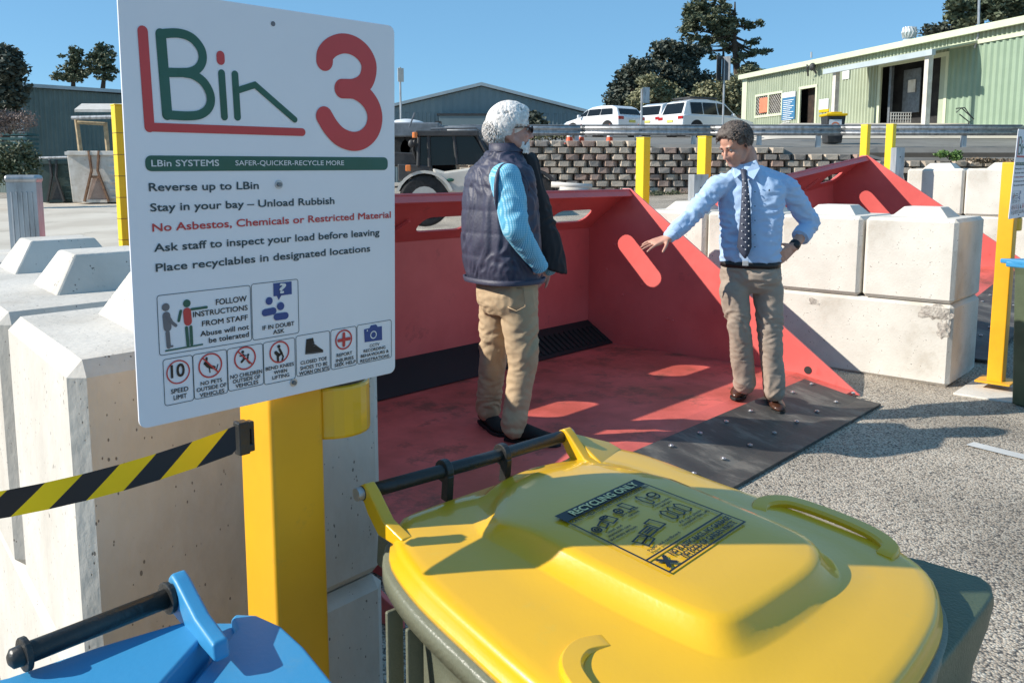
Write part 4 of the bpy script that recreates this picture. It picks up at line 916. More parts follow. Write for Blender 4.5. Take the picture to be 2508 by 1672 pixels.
bodyL = remeshed(bd, 'body', M['skin_pale'], manL, .0062, 4)
eyes(hq, 1.0, bodyL)
# hair, beard, glasses
hm = MB(); hm.ell(hq(-.020, 0, .045), (.104, .088, .096), HF, HF.cross(UP), UP, 24, 16)
hm.ell(hq(-.050, 0, -.012), (.040, .066, .064), HF, HF.cross(UP), UP, 18, 12)
hm.ell(hq(.030, 0, .098), (.062, .066, .038), HF, HF.cross(UP), UP, 18, 12)
for k in (-1, 1): hm.ell(hq(.012, k * .070, .035), (.040, .016, .034), HF, HF.cross(UP), UP)
inside = lambda f, rt, u: (u > -.05 and f < .72) or (f < .05 and u > -.62)
hair_tufts(hm, hq, 1.0, inside, 2200, .026, .0058, 3, .5)
hair = remeshed(hm, 'hair', M['hair_grey'], manL, .0042, 1)
hm = MB(); hair_tufts(hm, hq, 1.07, inside, 3200, .022, .0030, 33, .42); hair_tufts(hm, lambda f, r, u: hq(f * .9 - .035, r * .9, u * .8 - .03), 1.0, lambda f, rt, u: f < 0, 1000, .018, .0030, 34, .3); hm.build('curls', M['hair_grey'], hair, True)
bm_ = MB(); bm_.ell(hq(.058, 0, -.090), (.032, .036, .022)); bm_.cap_(hq(.04, .046, -.082), hq(.0, .056, -.060), .015, .010); bm_.cap_(hq(.04, -.046, -.082), hq(.0, -.056, -.060), .015, .010); bm_.cap_(hq(.090, -.02, -.050), hq(.090, .02, -.050), .007)
r_ = random.Random(5)
for i in range(260):
    a = r_.uniform(-1.3, 1.3); z_ = r_.uniform(-.112, -.058); p = hq(.06 * math.cos(a) + .03, .055 * math.sin(a), z_); o_ = (p - hq(0, 0, -.07)).normalized(); bm_.tube([p, p + o_ * .010 - UP * .01], [.004, .001], 4)
remeshed(bm_, 'beard', M['hair_grey'], manL, .0045, 1)
gl = MB(); Rt_ = HF.cross(UP).normalized()
for k in (-1, 1): gl.ell(hq(.102, k * .031, .004), (.005, .027, .020), HF, Rt_, UP, 14, 8)
glz = gl.build('sunglasses', M['glass_dark'], manL, True)
gf = MB()
for k in (-1, 1): gf.tube([hq(.100, k * .058, .010), hq(.060, k * .080, .012), hq(-.008, k * .086, .006), hq(-.022, k * .084, -.008)], .0032, 6)
gf.tube([hq(.108, -.01, .012), hq(.108, .01, .012)], .003, 6); gf.build('frame', M['ink_black'], glz, True)
# checked shirt: sleeves and a little of the trunk / collar
def tube_chain(mb, P, n=18):
    for (a, ra), (b, rb) in zip(P, P[1:]): mb.cap_(a, b, ra, rb, n)
sm = MB(); tube_chain(sm, [(shR + V((-.01, 0, .005)), .082), (shR.lerp(elR, .5), .079), (elR, .066), (elR.lerp(wrR, .5), .056), (wrR + (elR - wrR) * .05, .043)]); sm.cap_(wrR + (elR - wrR) * .12, wrR + (elR - wrR) * .0, .046, .044)
tube_chain(sm, [(shL, .078), (elL, .064), (wrL, .044)])
sm.loft([oring(L3(1228, y), RL, FL, a, b, 18) for y, a, b in ((392, .09, .075), (415, .16, .10), (470, .19, .125), (600, .19, .13), (668, .18, .13))])
shirt = remeshed(sm, 'shirt', M['gingham'], manL, .0085, 3, lambda p, n: folds(p, 9, 12, .005, 2) + folds(p, 16, 9, .002, 7))
# vest
vm = MB()
vr = [(372, 1232, .080, .078), (392, 1230, .12, .095), (412, 1226, .185, .12), (440, 1223, .215, .135), (500, 1224, .222, .155), (570, 1225, .225, .168), (630, 1228, .220, .170), (686, 1236, .212, .165)]
vm.loft([oring(L3(x, y), RL, FL, a, b, 28, 2.5) for y, x, a, b in vr])
def vest_disp(p, n):
    z = p.z; k = (z - .98) / .115; fr_ = k - math.floor(k); puff = .006 * (math.sin(math.pi * fr_) ** .35) - .005
    lat = (p - L3(1226, 500)).dot(RL); fwd = (p - L3(1226, 500)).dot(FL)
    seam = -.008 * math.exp(-((fwd + .075) / .007) ** 2) if lat > 0 else 0
    q = V((p.x * 20, p.y * 20, p.z * 9 + 4 * noise.noise(p * 4))); wr = .008 * (1 - abs(noise.noise(q)) * 2.4)
    return puff + seam + wr
vest = remeshed(vm, 'vest', M['vest'], manL, .0085, 3, vest_disp)
# armhole binding: ring round the sleeve
am_ = MB(); ac = shR + V((.0, -.005, -.055)); 
am_.tube([ac + (FL * math.cos(t_) * .098 + UP * math.sin(t_) * .128) + RL * (.018 + .02 * math.cos(2 * t_)) for t_ in [2 * math.pi * i / 26 for i in range(27)]], .011, 8); am_.build('armhole_binding', M['vest'], vest, True)
cm = MB(); cm.loft([oring(L3(1240, 372, 0) + V((.0, 0, 0)), RL, FL, .082, .088, 24), oring(L3(1238, 352, 0), RL, FL, .078, .085, 24), oring(L3(1238, 352, 0), RL, FL, .068, .075, 24), oring(L3(1236, 388, 0), RL, FL, .085, .085, 24)], cap=False)
cm.build('collar', M['vest'], vest, True)
# open front panel hanging forward
fm = MB(); rows = [((1268, 372), (1306, 374)), ((1280, 400), (1322, 392)), ((1296, 440), (1334, 450)), ((1300, 500), (1352, 512)), ((1302, 560), (1372, 572)), ((1312, 615), (1386, 625)), ((1330, 655), (1391, 674))]
ring_ = []
for (a, b) in rows:
    A0 = L3(a[0], a[1], .02); B0 = L3(b[0], b[1], .12); m_ = A0.lerp(B0, .55) + V((.01, -.035, 0)); th = V((-.01, .024, 0))
    ring_.append([A0, A0.lerp(m_, .5) + V((0, -.012, 0)), m_, m_.lerp(B0, .6) + V((0, -.006, 0)), B0, B0 + th, m_ + th, A0 + th])
fm.loft(ring_); fp = remeshed(fm, 'front_panel', M['vest_lining'], manL, .008, 3, lambda p, n: folds(p, 10, 6, .009, 4)); fp['label'] = 'open black lining of the vest'
hmz = MB(); hmz.loft([oring(L3(1234, 688), RL, FL, .226, .180, 28, 2.5), oring(L3(1234, 676), RL, FL, .232, .186, 28, 2.5), oring(L3(1234, 676), RL, FL, .222, .176, 28, 2.5), oring(L3(1234, 688), RL, FL, .216, .170, 28, 2.5)], cap=False); hmz.build('hem_band', M['vest'], vest, True)
# trousers
tm = MB(); tm.loft([oring(L3(x, y), RL, FL, a, b, 22, 2.3) for x, y, a, b in ((1240, 660, .175, .125), (1240, 700, .185, .135), (1243, 740, .18, .14), (1245, 768, .14, .11))])
def leg(mb, h_, k_, a_, r=(.105, .096, .078, .071, .068)):
    d_ = (k_ - h_); tube_chain(mb, [(h_, r[0]), (h_ + d_ * .5, r[1]), (k_, r[2]), (k_.lerp(a_, .5), r[3]), (a_, r[4])])
leg(tm, hipL + V((0, 0, -.06)), kneeL, ankL + V((0, 0, .02))); leg(tm, hipR + V((.01, 0, -.06)), kneeR, ankR + V((0, 0, .02)))
def trouser_disp(off, k=1):
    def f(p, n):
        g = folds(p, 8, 18, .010 * k, off); low = math.exp(-((p.z - .24) / .09) ** 2); kn = math.exp(-((p.z - .62) / .10) ** 2); cr = math.exp(-((p.z - .98) / .12) ** 2)
        return g * (.30 + 1.0 * low + .8 * kn + .7 * cr) + folds(p, 20, 34, .003, off + 3) + .006 * nz(p, 9, off)
    return f
trL = remeshed(tm, 'trousers', M['chino_tan'], manL, .0085, 9, trouser_disp(1))
pk = MB(); c_ = L3(1265, 735, -.165); pk.tube([c_ + V((-.05, -.0, .055)), c_ + V((.035, -.012, .065)), c_ + V((.045, -.012, -.03)), c_ + V((.0, -.008, -.055)), c_ + V((-.045, .0, -.035))], .003, 5); pk.build('pocket_seam', M['chino_tan'], trL, True)
def shoe(par, heel, F, ln=.28, wd=.098, ht=.085, m='suede_black', sole='black_rubber', lace=False):
    F = V((F[0], F[1], 0)).normalized(); S_ = V((-F.y, F.x, 0)); g0 = V((heel.x, heel.y, heel.z)); mb = MB(); t = thing
    secs = [(-.02, .30, .9), (.03, .40, 1.05), (.10, .43, 1.0), (.16, .46, .78), (.21, .50, .60), (.25, .46, .50), (.28, .30, .36), (.295, .12, .2)]
    rings = [[g0 + F * f * ln / .29 + S_ * math.cos(a) * w_ * wd + UP * (.018 + h_ * ht * .5 + math.sin(a) * h_ * ht * .5) for a in [2 * math.pi * i / 16 for i in range(16)]] for f, w_, h_ in secs]
    mb.loft(rings); mb.tube([g0 + F * .035 + UP * .05, g0 + F * .035 + UP * .135], [.046, .050], 16)
    o = remeshed(mb, 'shoe', M[m], par, .0055, 3)
    sl = MB(); pts = [(-.028, 0), (-.022, .30), (.03, .40), (.12, .40), (.2, .50), (.25, .45), (.285, .28), (.302, 0)]; ol = [g0 + F * f * ln / .29 + S_ * w_ * wd for f, w_ in pts] + [g0 + F * f * ln / .29 - S_ * w_ * wd for f, w_ in pts[-2:0:-1]]
    sl.prism(ol, UP * .020); sl.build('sole', M[sole], o, bevel=.004)
    if lace:
        lm = MB()
        for k in range(4): c0 = g0 + F * (.105 + .025 * k) + UP * (.107 - .010 * k); lm.tube([c0 + S_ * .022, c0 - S_ * .022], .003, 5)
        lm.build('lace', M['white_dot'], o)
    return o
gf1, gf2 = Zp(1192, 1040, .10), Zp(1252, 1082, .10)
shoe(manL, gf1 + V((-.02, .03, 0)), (.35, -.75)); shoe(manL, gf2 + V((-.01, .03, 0)), (.95, -.38))

# ---------------------------------------------------------------- man in the light blue shirt and tie
YR = 5.12
def R3(x, y, dy=0): return Yp(x, y, YR + dy)
manR = thing('person', 'dark-haired man in a light blue shirt and spotted tie, gesturing with an open hand', 'person', (R3(1860, 990).x, YR, .1))
FR = V((-.36, -.93, 0)).normalized(); LR = UP.cross(FR).normalized()     # his left = image right
HR = V((-.78, -.50, -.48)).normalized()
bd = MB(); hc2 = R3(1801, 356, -.05); q2 = head(bd, hc2, HR, UP + V((-.12, -.05, 0)), 1.0, 1.05)
bd.cap_(R3(1826, 375, .0), R3(1836, 432), .060, .072)
bd.loft([oring(R3(1840, y), LR, FR, a, b, 16) for y, a, b in ((418, .08, .06), (440, .12, .07), (480, .16, .09), (560, .155, .10), (640, .15, .10), (690, .155, .10))])
sR, eR, wR_ = R3(1754, 458, -.02), R3(1692, 530, -.10), R3(1638, 582, -.17)
sL_, eL_, wL_ = R3(1926, 458, .03), R3(1986, 546, .10), R3(1942, 606, -.03)
bd.chain([(sR, .05), (eR, .040), (wR_, .029)]); bd.chain([(sL_, .05), (eL_, .040), (wL_, .029)])
hand(bd, wR_, R3(1568, 606, -.20) - wR_, V((-.15, .25, -1)), 1, .195, .55, (.10, .05, .12, .22), .95)
hand(bd, wL_, R3(1890, 650, -.13) - wL_, V((-.2, .95, .2)), -1, .185, .25, (.25, .3, .35, .4), .7)
h1, h2 = R3(1800, 690), R3(1876, 690); k1, k2 = R3(1812, 815, -.03), R3(1887, 830, -.04); a1, a2 = R3(1822, 942, .04), R3(1896, 962, -.02)
for h_, k_, a_ in ((h1, k1, a1), (h2, k2, a2)): bd.chain([(h_, .075), (k_, .05), (a_, .036)])
bodyR = remeshed(bd, 'body', M['skin'], manR, .0062, 3)
eyes(q2, 1.0, bodyR); eb = MB()
for k in (-1, 1): eb.cap_(q2(.092, k * .018, .026), q2(.082, k * .046, .026), .0042, .003)
eb.build('eyebrow', M['hair_dark'], manR, True)
hm = MB(); UR = (UP + V((-.12, -.05, 0))).normalized(); UR = (UR - HR * UR.dot(HR)).normalized(); RR = HR.cross(UR)
hm.ell(q2(-.026, 0, .046), (.096, .084, .088), HR, RR, UR, 24, 16); hm.ell(q2(-.068, 0, -.006), (.042, .062, .058), HR, RR, UR, 18, 12); hm.ell(q2(.035, 0, .098), (.050, .060, .028), HR, RR, UR, 18, 12)
for k in (-1, 1): hm.ell(q2(.008, k * .068, .035), (.036, .014, .03), HR, RR, UR)
ins2 = lambda f, rt, u: (u > .30 and f < .74) or (f < .12 and u > -.55)
hair_tufts(hm, q2, 1.0, ins2, 1500, .020, .0058, 9, .6)
hair2 = remeshed(hm, 'hair', M['hair_dark'], manR, .0042, 1)
hm = MB(); hair_tufts(hm, q2, 1.05, ins2, 2600, .022, .0030, 35, .55); hm.build('curls', M['hair_dark'], hair2, True)
# shirt
sm = MB()
sm.loft([oring(R3(x, y), LR, FR, a, b, 24, 2.5) for x, y, a, b in ((1832, 404, .068, .075), (1835, 420, .10, .085), (1838, 436, .165, .10), (1840, 462, .20, .115), (1840, 520, .19, .13), (1838, 580, .182, .135), (1838, 620, .185, .14), (1838, 640, .178, .135))])
sm.cap_(R3(1822, 428), sR, .055, .066); sm.cap_(R3(1850, 424), sL_, .055, .068)
tube_chain(sm, [(sR, .066), (sR.lerp(eR, .5), .062), (eR, .056), (wR_ + (eR - wR_) * .12, .044)]); tube_chain(sm, [(sL_, .070), (sL_.lerp(eL_, .5), .066), (eL_, .058), (eL_.lerp(wL_, .45), .052)])
def shirt_disp(p, n):
    q = V((p.x * 11 + p.z * 22, p.y * 9, p.z * 16 - p.x * 9)); side = min(1, abs(p.x - R3(1838, 520).x) / .16); return .0065 * (.4 - abs(noise.noise(q)) * 2.2) * (.3 + side) + folds(p, 14, 26, .004, 9)
shirt2 = remeshed(sm, 'shirt', M['shirt_blue'], manR, .0085, 3, shirt_disp)
cu = MB(); d_ = (wR_ - eR).normalized(); c0 = wR_ - d_ * .045; cu.tube([c0 - d_ * .035, c0 + d_ * .012], [.049, .046], 18); cu.build('cuff', M['shirt_blue'], shirt2, True, bevel=.004)
cu = MB(); d_ = (wL_ - eL_).normalized(); c0 = eL_ + d_ * .125; cu.tube([c0 - d_ * .04, c0 + d_ * .02], [.058, .056], 18); cu.build('cuff', M['shirt_blue'], shirt2, True, bevel=.004)
# collar wings, placket
def front(x, y, out=0): 
    """point on the front of the trunk at photo pixel (x, y)"""
    for b, yy in ((.085, 420), (.10, 436), (.118, 462), (.135, 520), (.14, 580), (.145, 640)):
        if y <= yy: break
    return Pp(x, y, R3(1838, y) + FR * (b + .012 + out), FR)
kt = (1819, 412)
cl = MB()
for P in ([(1796, 402), (1822, 402), (1818, 424), (1800, 438), (1790, 420)], [(1822, 402), (1852, 392), (1862, 412), (1846, 440), (1822, 424)]):
    q_ = [front(x, y, .002) for x, y in P]; cl.prism(q_, FR * .005)
cl.build('collar', M['shirt_blue'], shirt2, bevel=.002)
bt_ = MB()
for y in (470, 505, 540, 575, 605): bt_.ell(front(1849, y, -.004), (.004, .003, .004), n=8, m=5)
bt_.ell(front(1884, 466, .012), (.004, .003, .008), n=8, m=5); bt_.build('button', M['ink_dark'], shirt2)
tm_ = MB(); tie_o = [(1812, 418), (1830, 416), (1834, 430), (1842, 600), (1840, 612), (1824, 630), (1806, 610), (1808, 598), (1818, 432)]
def tierow(y, xl, xr, out): return [front(xl, y, out), front(xl, y, out + .010), front((xl + xr) / 2, y, out + .014), front(xr, y, out + .010), front(xr, y, out), front((xl + xr) / 2, y, out + .002)]
tm_.loft([tierow(*r) for r in ((414, 1812, 1830, .004), (428, 1816, 1828, .010), (445, 1817, 1832, .010), (500, 1815, 1838, .012), (560, 1810, 1840, .012), (605, 1805, 1841, .010), (622, 1814, 1834, .010), (633, 1823, 1827, .010))])
tie = tm_.build('tie', M['tie'], manR, True)
td = MB(); r_ = random.Random(2)
for k, y in enumerate(range(440, 612, 9)):
    fr_ = (y - 440) / 170
    for x in ((1820 - 4 * fr_, 1834 + 0 * fr_) if k % 2 == 0 else (1826,)): td.ell(front(x, y, .0285), (.0042,) * 3, n=8, m=5)
td.build('tie_spot', M['white_dot'], tie)
# belt, trousers, shoes, watch
bl_ = MB(); bl_.loft([oring(R3(1838, y), LR, FR, .178, .138, 28) for y in (638, 652)]); bel = bl_.build('belt', M['belt'], manR, True)
bk_ = MB(); bk_.box(front(1826, 645, .0), (.035, .012, .03), LR, FR, UP); bk_.build('buckle', M['galv'], bel, bevel=.003)
tm = MB(); tm.loft([oring(R3(1838, y), LR, FR, a, b, 22, 2.3) for y, a, b in ((648, .175, .130), (680, .182, .132), (700, .170, .108), (714, .13, .085))])
leg(tm, h1 + V((-.012, -.022, -.05)), k1, a1 + V((0, 0, .01)), (.088, .082, .070, .067, .066)); leg(tm, h2 + V((.008, -.022, -.05)), k2, a2 + V((0, 0, .01)), (.090, .084, .072, .068, .066))
remeshed(tm, 'trousers', M['chino_grey'], manR, .0085, 12, trouser_disp(5, .9))
wt_ = MB(); d_ = (wL_ - eL_).normalized(); c0 = wL_ - d_ * .025; wt_.tube([c0 - d_ * .013, c0 + d_ * .013], .034, 16); wt_.ell(c0 + V((.0, -.034, .0)), (.02, .008, .02)); wt_.build('watch', M['ink_black'], manR, True)
s1, s2_ = Zp(1830, 962, .10), Zp(1893, 985, .075)
shoe(manR, s1 + V((0, .06, 0)), (-.45, -.9), m='leather_brown', lace=True); shoe(manR, V((s2_.x, s2_.y + .07, .055)), (-.08, -1), m='leather_brown', lace=True)
# ================================================================ block retaining wall (26 m away)
rw = thing('retaining_wall', 'retaining wall of rough split-face stone blocks below the upper car park', 'retaining wall', (8, WALL_Y, .8))
mats = [M['wall_block'], mat('wall_block_pink', (.40, .29, .235), (.30, .21, .17), scale=2, rough=.95, bump=2, bscale=22), mat('wall_block_grey', (.29, .26, .23), (.2, .18, .16), scale=2, rough=.95, bump=2, bscale=22)]
mb = MB(); r_ = random.Random(11); ch, cl_ = .2, .46
for k in range(-1, 9):
    z0 = .75 + .2 * k; x = -1.6 + (cl_ / 2 if k % 2 else 0)
    while x < 15.8:
        if z0 + ch <= wall_top(x + cl_ / 2) + .1:
            yo = WALL_Y + .018 * k + r_.uniform(-.012, .012); dx = r_.uniform(-.03, .03); mb.mi = r_.choice((0, 0, 0, 1, 2))
            a, b = x + .012 + dx, x + cl_ - .012 + dx; q = .085 * r_.uniform(.5, 1.3); o_ = -.15 - r_.uniform(0, .05)
            F0 = [(a, yo + .03, z0 + .004), (b, yo + .03, z0 + .004), (b, yo + .03, z0 + ch - .004), (a, yo + .03, z0 + ch - .004)]
            jz = lambda: r_.uniform(-.012, .012)
            F1 = [(a + q * r_.uniform(.3, .9), yo + o_ + jz(), z0 + .03), (b - q * r_.uniform(1.0, 1.9), yo + o_ + jz(), z0 + .025), (b - q * r_.uniform(1.0, 1.9), yo + o_ + .015 + jz(), z0 + ch - .03), (a + q * r_.uniform(.3, .9), yo + o_ + .01 + jz(), z0 + ch - .02)]
            Bk = [(p[0], WALL_Y + .35, p[2]) for p in F0]
            mb.loft([Bk, F0, F1])
        x += cl_
mb.build('stone_courses', mats, rw)
mb = MB(); mb.box((7, WALL_Y + .25, .98), (17.4, .10, 2.42)); mb.build('backing', mat('wall_gap', (.13, .11, .09), rough=.95), rw)

def leaf_cluster(mb, c, r, N, sz, rg, up=.3, flat=1.0):
    for i in range(N):
        d = V((rg.gauss(0, 1), rg.gauss(0, 1), rg.gauss(0, 1))).normalized(); p = c + V((d.x * r[0], d.y * r[1], d.z * r[2])) * (rg.random() ** .45)
        a = V((rg.uniform(-1, 1), rg.uniform(-1, 1), rg.uniform(-1, 1) * flat)).normalized(); b = a.cross(V((rg.uniform(-1, 1), rg.uniform(-1, 1), rg.uniform(-1, 1)))).normalized(); s_ = sz * rg.uniform(.6, 1.3)
        mb.add([p - a * s_, p + b * s_ * .55, p + a * s_, p - b * s_ * .5], [(0, 1, 2, 3)])
# weeds on and under the wall
def shrub(name, label, c, r, N, sz, m, group=None, stem=True, cat='shrub', seed=1):
    t = thing(name, label, cat, c, group); rg = random.Random(seed); mb = MB()
    k = max(3, int(N / 60))
    for i in range(k):
        d = V((rg.uniform(-.8, .8) * r[0], rg.uniform(-.8, .8) * r[1], r[2] * rg.uniform(.25, 1.3))); leaf_cluster(mb, V(c) + d, (r[0] * .42, r[1] * .42, r[2] * .42), int(N / k), sz, rg)
    mb.build('foliage', m, t)
    if stem:
        s_ = MB()
        for i in range(5): s_.tube([V(c), V(c) + V((rg.uniform(-.5, .5) * r[0], rg.uniform(-.4, .4) * r[1], r[2]))], [.03 * r[2] + .004, .01], 5)
        s_.build('stem', M['bark'], t)
    return t
shrub('weed', 'bright green weed growing on top of the retaining wall, right side', Yp(2325, 392, 25.7), (.42, .15, .2), 700, .045, M['weed_leaf'], cat='weed', seed=3)
shrub('weed', 'dry brown creeper trailing over the wall, right of the green weed', Yp(2420, 400, 25.6), (.75, .15, .12), 700, .05, M['dry_leaf'], cat='weed', seed=4)
rg = random.Random(8); mb = MB()
for i in range(60): x = rg.uniform(3.2, 6.5); leaf_cluster(mb, V((x, WALL_Y - .25 - rg.random() * .3, max(gz(x, 25.6), .8) + .06)), (.14, .12, .09), 26, .03, rg)
tag(mb.build('ground_weeds', M['bush_leaf']), 'low green weeds along the foot of the block wall', 'weeds', kind='stuff')

# ================================================================ guardrail
gr = thing('guardrail', 'galvanised steel guardrail along the edge of the upper car park', 'guardrail', (8, WALL_Y + .5, 2.4))
GY = WALL_Y + .55; GT = Yp(1900, 307, GY).z
def wbeam(x0, x1, z, dip=0):
    prof = [(0, .155), (.02, .15), (.085, .09), (.09, .065), (.02, .02), (.015, 0), (.02, -.02), (.09, -.065), (.085, -.09), (.02, -.15), (0, -.155)]
    mb = MB(); P0 = [V((x0, GY - u, z + w_)) for u, w_ in prof]; P1 = [V((x1, GY - u, z + w_ + dip)) for u, w_ in prof]; mb.loft([P0 + [p + V((0, .004, 0)) for p in P0[::-1]], P1 + [p + V((0, .004, 0)) for p in P1[::-1]]]); return mb
for x0, x1 in ((-1.6, 2.1), (2.1, 6.1), (6.1, 10.1), (10.1, 15.6)):
    wbeam(x0, x1 + .15, GT - .16).build('rail_beam', M['galv'], gr, True)
tb = MB(); tb.tube([V((-1.6, GY - .02, GT - .0)), V((15.7, GY - .02, GT))], .02, 8); tb.build('top_bar', M['galv_dark'], gr)
for i, px_ in enumerate((1215, 1413, 1560, 1699, 1860, 2005, 2186, 2362)):
    p = Yp(px_, 320, GY + .06); zb = wall_top(p.x) - .3; mb = MB(); a = .065; X0 = p.x
    mb.prism([V((X0 - a, GY + .01, zb)), V((X0 + a, GY + .01, zb)), V((X0 + a, GY + .14, zb)), V((X0 + a - .01, GY + .14, zb)), V((X0 + a - .01, GY + .02, zb)), V((X0 - a + .01, GY + .02, zb)), V((X0 - a + .01, GY + .14, zb)), V((X0 - a, GY + .14, zb))], UP * (GT + .02 - zb)); o = mb.build('rail_post', M['galv'], gr)
    b = MB(); b.box((X0 + .10, GY - .01, GT - .16), (.10, .07, .26)); b.build('bracket', M['galv_dark'], o, bevel=.01)

# ================================================================ long pale-green shed on the upper level
A_w = Yp(1825, 300, 51.0); B_w = V((19.4, 32, 0)); A_w.z = 0
wdir = (B_w - A_w).normalized(); wn = V((wdir.y, -wdir.x, 0)); wn = wn if wn.x < 0 else -wn
def W(x, y, out=0): return Pp(x, y, A_w + wn * out, wn)
def ws(p): return (p - A_w).dot(wdir)
shed = thing('shed', 'long pale green corrugated shed on the upper level with an awning', 'shed', (A_w.x, A_w.y, 3.6))
EZ = 7.18
def corr(mb, A, d, n_, s0, s1, z0, z1, pitch=.22, dep=.07):
    s_ = s0; k = 0; P = []
    while s_ < s1: P.append((s_, 0 if k % 4 in (0, 3) else dep)); s_ += pitch / 4 * (1 if k % 2 else 1); k += 1
    P.append((s1, 0)); n2 = len(P); base = [A + d * a + n_ * b for a, b in P]
    mb.add([V((p.x, p.y, z0)) for p in base] + [V((p.x, p.y, z1)) for p in base], [(i, i + 1, n2 + i + 1, n2 + i) for i in range(n2 - 1)])
# openings as (s0, s1, z0, z1)
def op(x0, x1, yt, yb, xm=None): a = W(x0, yt); b = W(x1, yt); c = W(x0, yb); return ws(a), ws(b), c.z, (a.z + b.z) / 2
door = op(1963, 2001, 217, 301); dz = W(1980, 216).z; gar = (ws(W(2158, 250)), ws(W(2318, 200)), 3.0, W(2240, 152).z)
door = (door[0], door[1], 3.0, dz); win = (ws(W(1855, 240)), ws(W(1917, 240)), W(1886, 280).z, W(1886, 233).z)
L_s = ws(B_w) + 9; mb = MB(); zb = 2.6
segs = [(0, win[0], zb, EZ), (win[0], win[1], win[3], EZ), (win[0], win[1], zb, win[2]), (win[1], door[0], zb, EZ), (door[0], door[1], door[3], EZ), (door[1], gar[0], zb, EZ), (gar[0], gar[1], gar[3], EZ), (gar[1], L_s, gar[3] + .35, EZ)]
for s0, s1, z0, z1 in segs: corr(mb, A_w, wdir, wn, s0, s1, z0, z1)
mb.build('wall', M['shed_green'], shed)
mb = MB(); corr(mb, A_w, wdir, wn, gar[1], L_s, zb, gar[3] + .35, .3); mb.build('lower_wall', M['shed_green2'], shed)
mb = MB(); bk = A_w - wn * 12
corr(mb, A_w, -wn, -wdir, 0, 12, zb, EZ); corr(mb, bk, wdir, -wn, 0, L_s, zb, EZ); corr(mb, A_w + wdir * L_s, -wn, wdir, 0, 12, zb, EZ); mb.build('wall', M['shed_green'], shed)
mb = MB(); e0 = A_w - wdir * .3 + wn * .25; e1 = A_w + wdir * (L_s + .3) + wn * .25; rg0 = A_w - wdir * .3 - wn * 6; rg1 = A_w + wdir * (L_s + .3) - wn * 6; f0 = A_w - wdir * .3 - wn * 12.3; f1 = A_w + wdir * (L_s + .3) - wn * 12.3
def zz(p, z): return V((p.x, p.y, z))
mb.add([zz(e0, EZ + .2), zz(e1, EZ + .2), zz(rg1, EZ + .85), zz(rg0, EZ + .85), zz(f0, EZ + .2), zz(f1, EZ + .2), zz(e0, EZ + .12), zz(e1, EZ + .12), zz(rg1, EZ + .77), zz(rg0, EZ + .77), zz(f0, EZ + .12), zz(f1, EZ + .12)], [(0, 1, 2, 3), (3, 2, 5, 4), (6, 9, 8, 7), (9, 10, 11, 8), (0, 3, 9, 6), (3, 4, 10, 9), (1, 7, 8, 2), (2, 8, 11, 5), (0, 6, 7, 1), (4, 5, 11, 10)]); roof = mb.build('roof', M['shed_trim'], shed)
mb = MB(); mb.box((A_w + wdir * (L_s / 2)) + wn * .30 + UP * (EZ + .05), (L_s + .6, .16, .26), wdir, wn); mb.build('gutter', M['shed_trim'], roof)
mb = MB(); mb.box(A_w + wdir * .0 + wn * .05 + UP * (zb + EZ) / 2, (.5, .14, EZ - zb), wdir, wn); mb.build('corner_flashing', M['shed_trim'], shed)
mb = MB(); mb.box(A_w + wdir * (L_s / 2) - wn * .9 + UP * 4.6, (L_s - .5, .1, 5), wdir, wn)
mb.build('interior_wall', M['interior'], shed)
# door
mb = MB(); 
def onw(s_, z, o=0): return A_w + wdir * s_ + wn * o + UP * z
def wbox(mb, s0, s1, z0, z1, o0, o1): mb.box(onw((s0 + s1) / 2, (z0 + z1) / 2, (o0 + o1) / 2), (abs(s1 - s0), abs(o1 - o0), z1 - z0), wdir, wn)
wbox(mb, door[0], door[1], door[2], door[3], -.45, -.4); dr = mb.build('door', mat('door_dark', (.05, .03, .02), (.02, .015, .012), scale=3, rough=.6), shed)
mb = MB()
for a, b in ((door[0] - .12, door[0] + .02), (door[1] - .02, door[1] + .12)): wbox(mb, a, b, door[2], door[3] + .1, .0, .08)
wbox(mb, door[0] - .12, door[1] + .12, door[3] - .02, door[3] + .12, .0, .09); mb.build('door_frame', M['shed_trim'], dr)
# window with security mesh
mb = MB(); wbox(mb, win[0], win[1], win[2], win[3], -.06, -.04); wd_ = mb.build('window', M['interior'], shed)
mb = MB(); 
for a, b, c, d in ((win[0] - .1, win[1] + .1, win[3], win[3] + .12), (win[0] - .1, win[1] + .1, win[2] - .14, win[2]), (win[0] - .1, win[0], win[2], win[3]), (win[1], win[1] + .1, win[2], win[3]), ((win[0] + win[1]) / 2 - .06, (win[0] + win[1]) / 2 + .06, win[2], win[3])): wbox(mb, a, b, c, d, .0, .10)
mb.build('window_frame', M['shed_trim'], wd_)
mb = MB(); s_ = win[0] - 1.4
while s_ < win[1]:
    for sg in (1, -1):
        a, b = s_, s_ + (win[3] - win[2]) * 1.0; a2, b2 = max(a, win[0]), min(b, win[1])
        if b2 > a2:
            za, zb2 = (a2 - a) / (b - a), (b2 - a) / (b - a)
            if sg < 0: za, zb2 = 1 - za, 1 - zb2
            mb.tube([onw(a2, win[2] + za * (win[3] - win[2]), .03), onw(b2, win[2] + zb2 * (win[3] - win[2]), .03)], .012, 4)
    s_ += .2
mb.build('security_mesh', M['white_dirty'], wd_)
def poster(x0, x1, y0, y1, m, name='poster', o=.09, extra=None):
    a, b = W(x0, y0), W(x1, y0); zt = (a.z + b.z) / 2; zb_ = (W(x0, y1).z + W(x1, y1).z) / 2; mb = MB(); wbox(mb, ws(a), ws(b), zb_, zt, o - .03, o); p = mb.build(name, M[m], shed)
    return p, ws(a), ws(b), zb_, zt
poster(1865, 1884, 240, 276, 'poster_red', 'poster', .12)
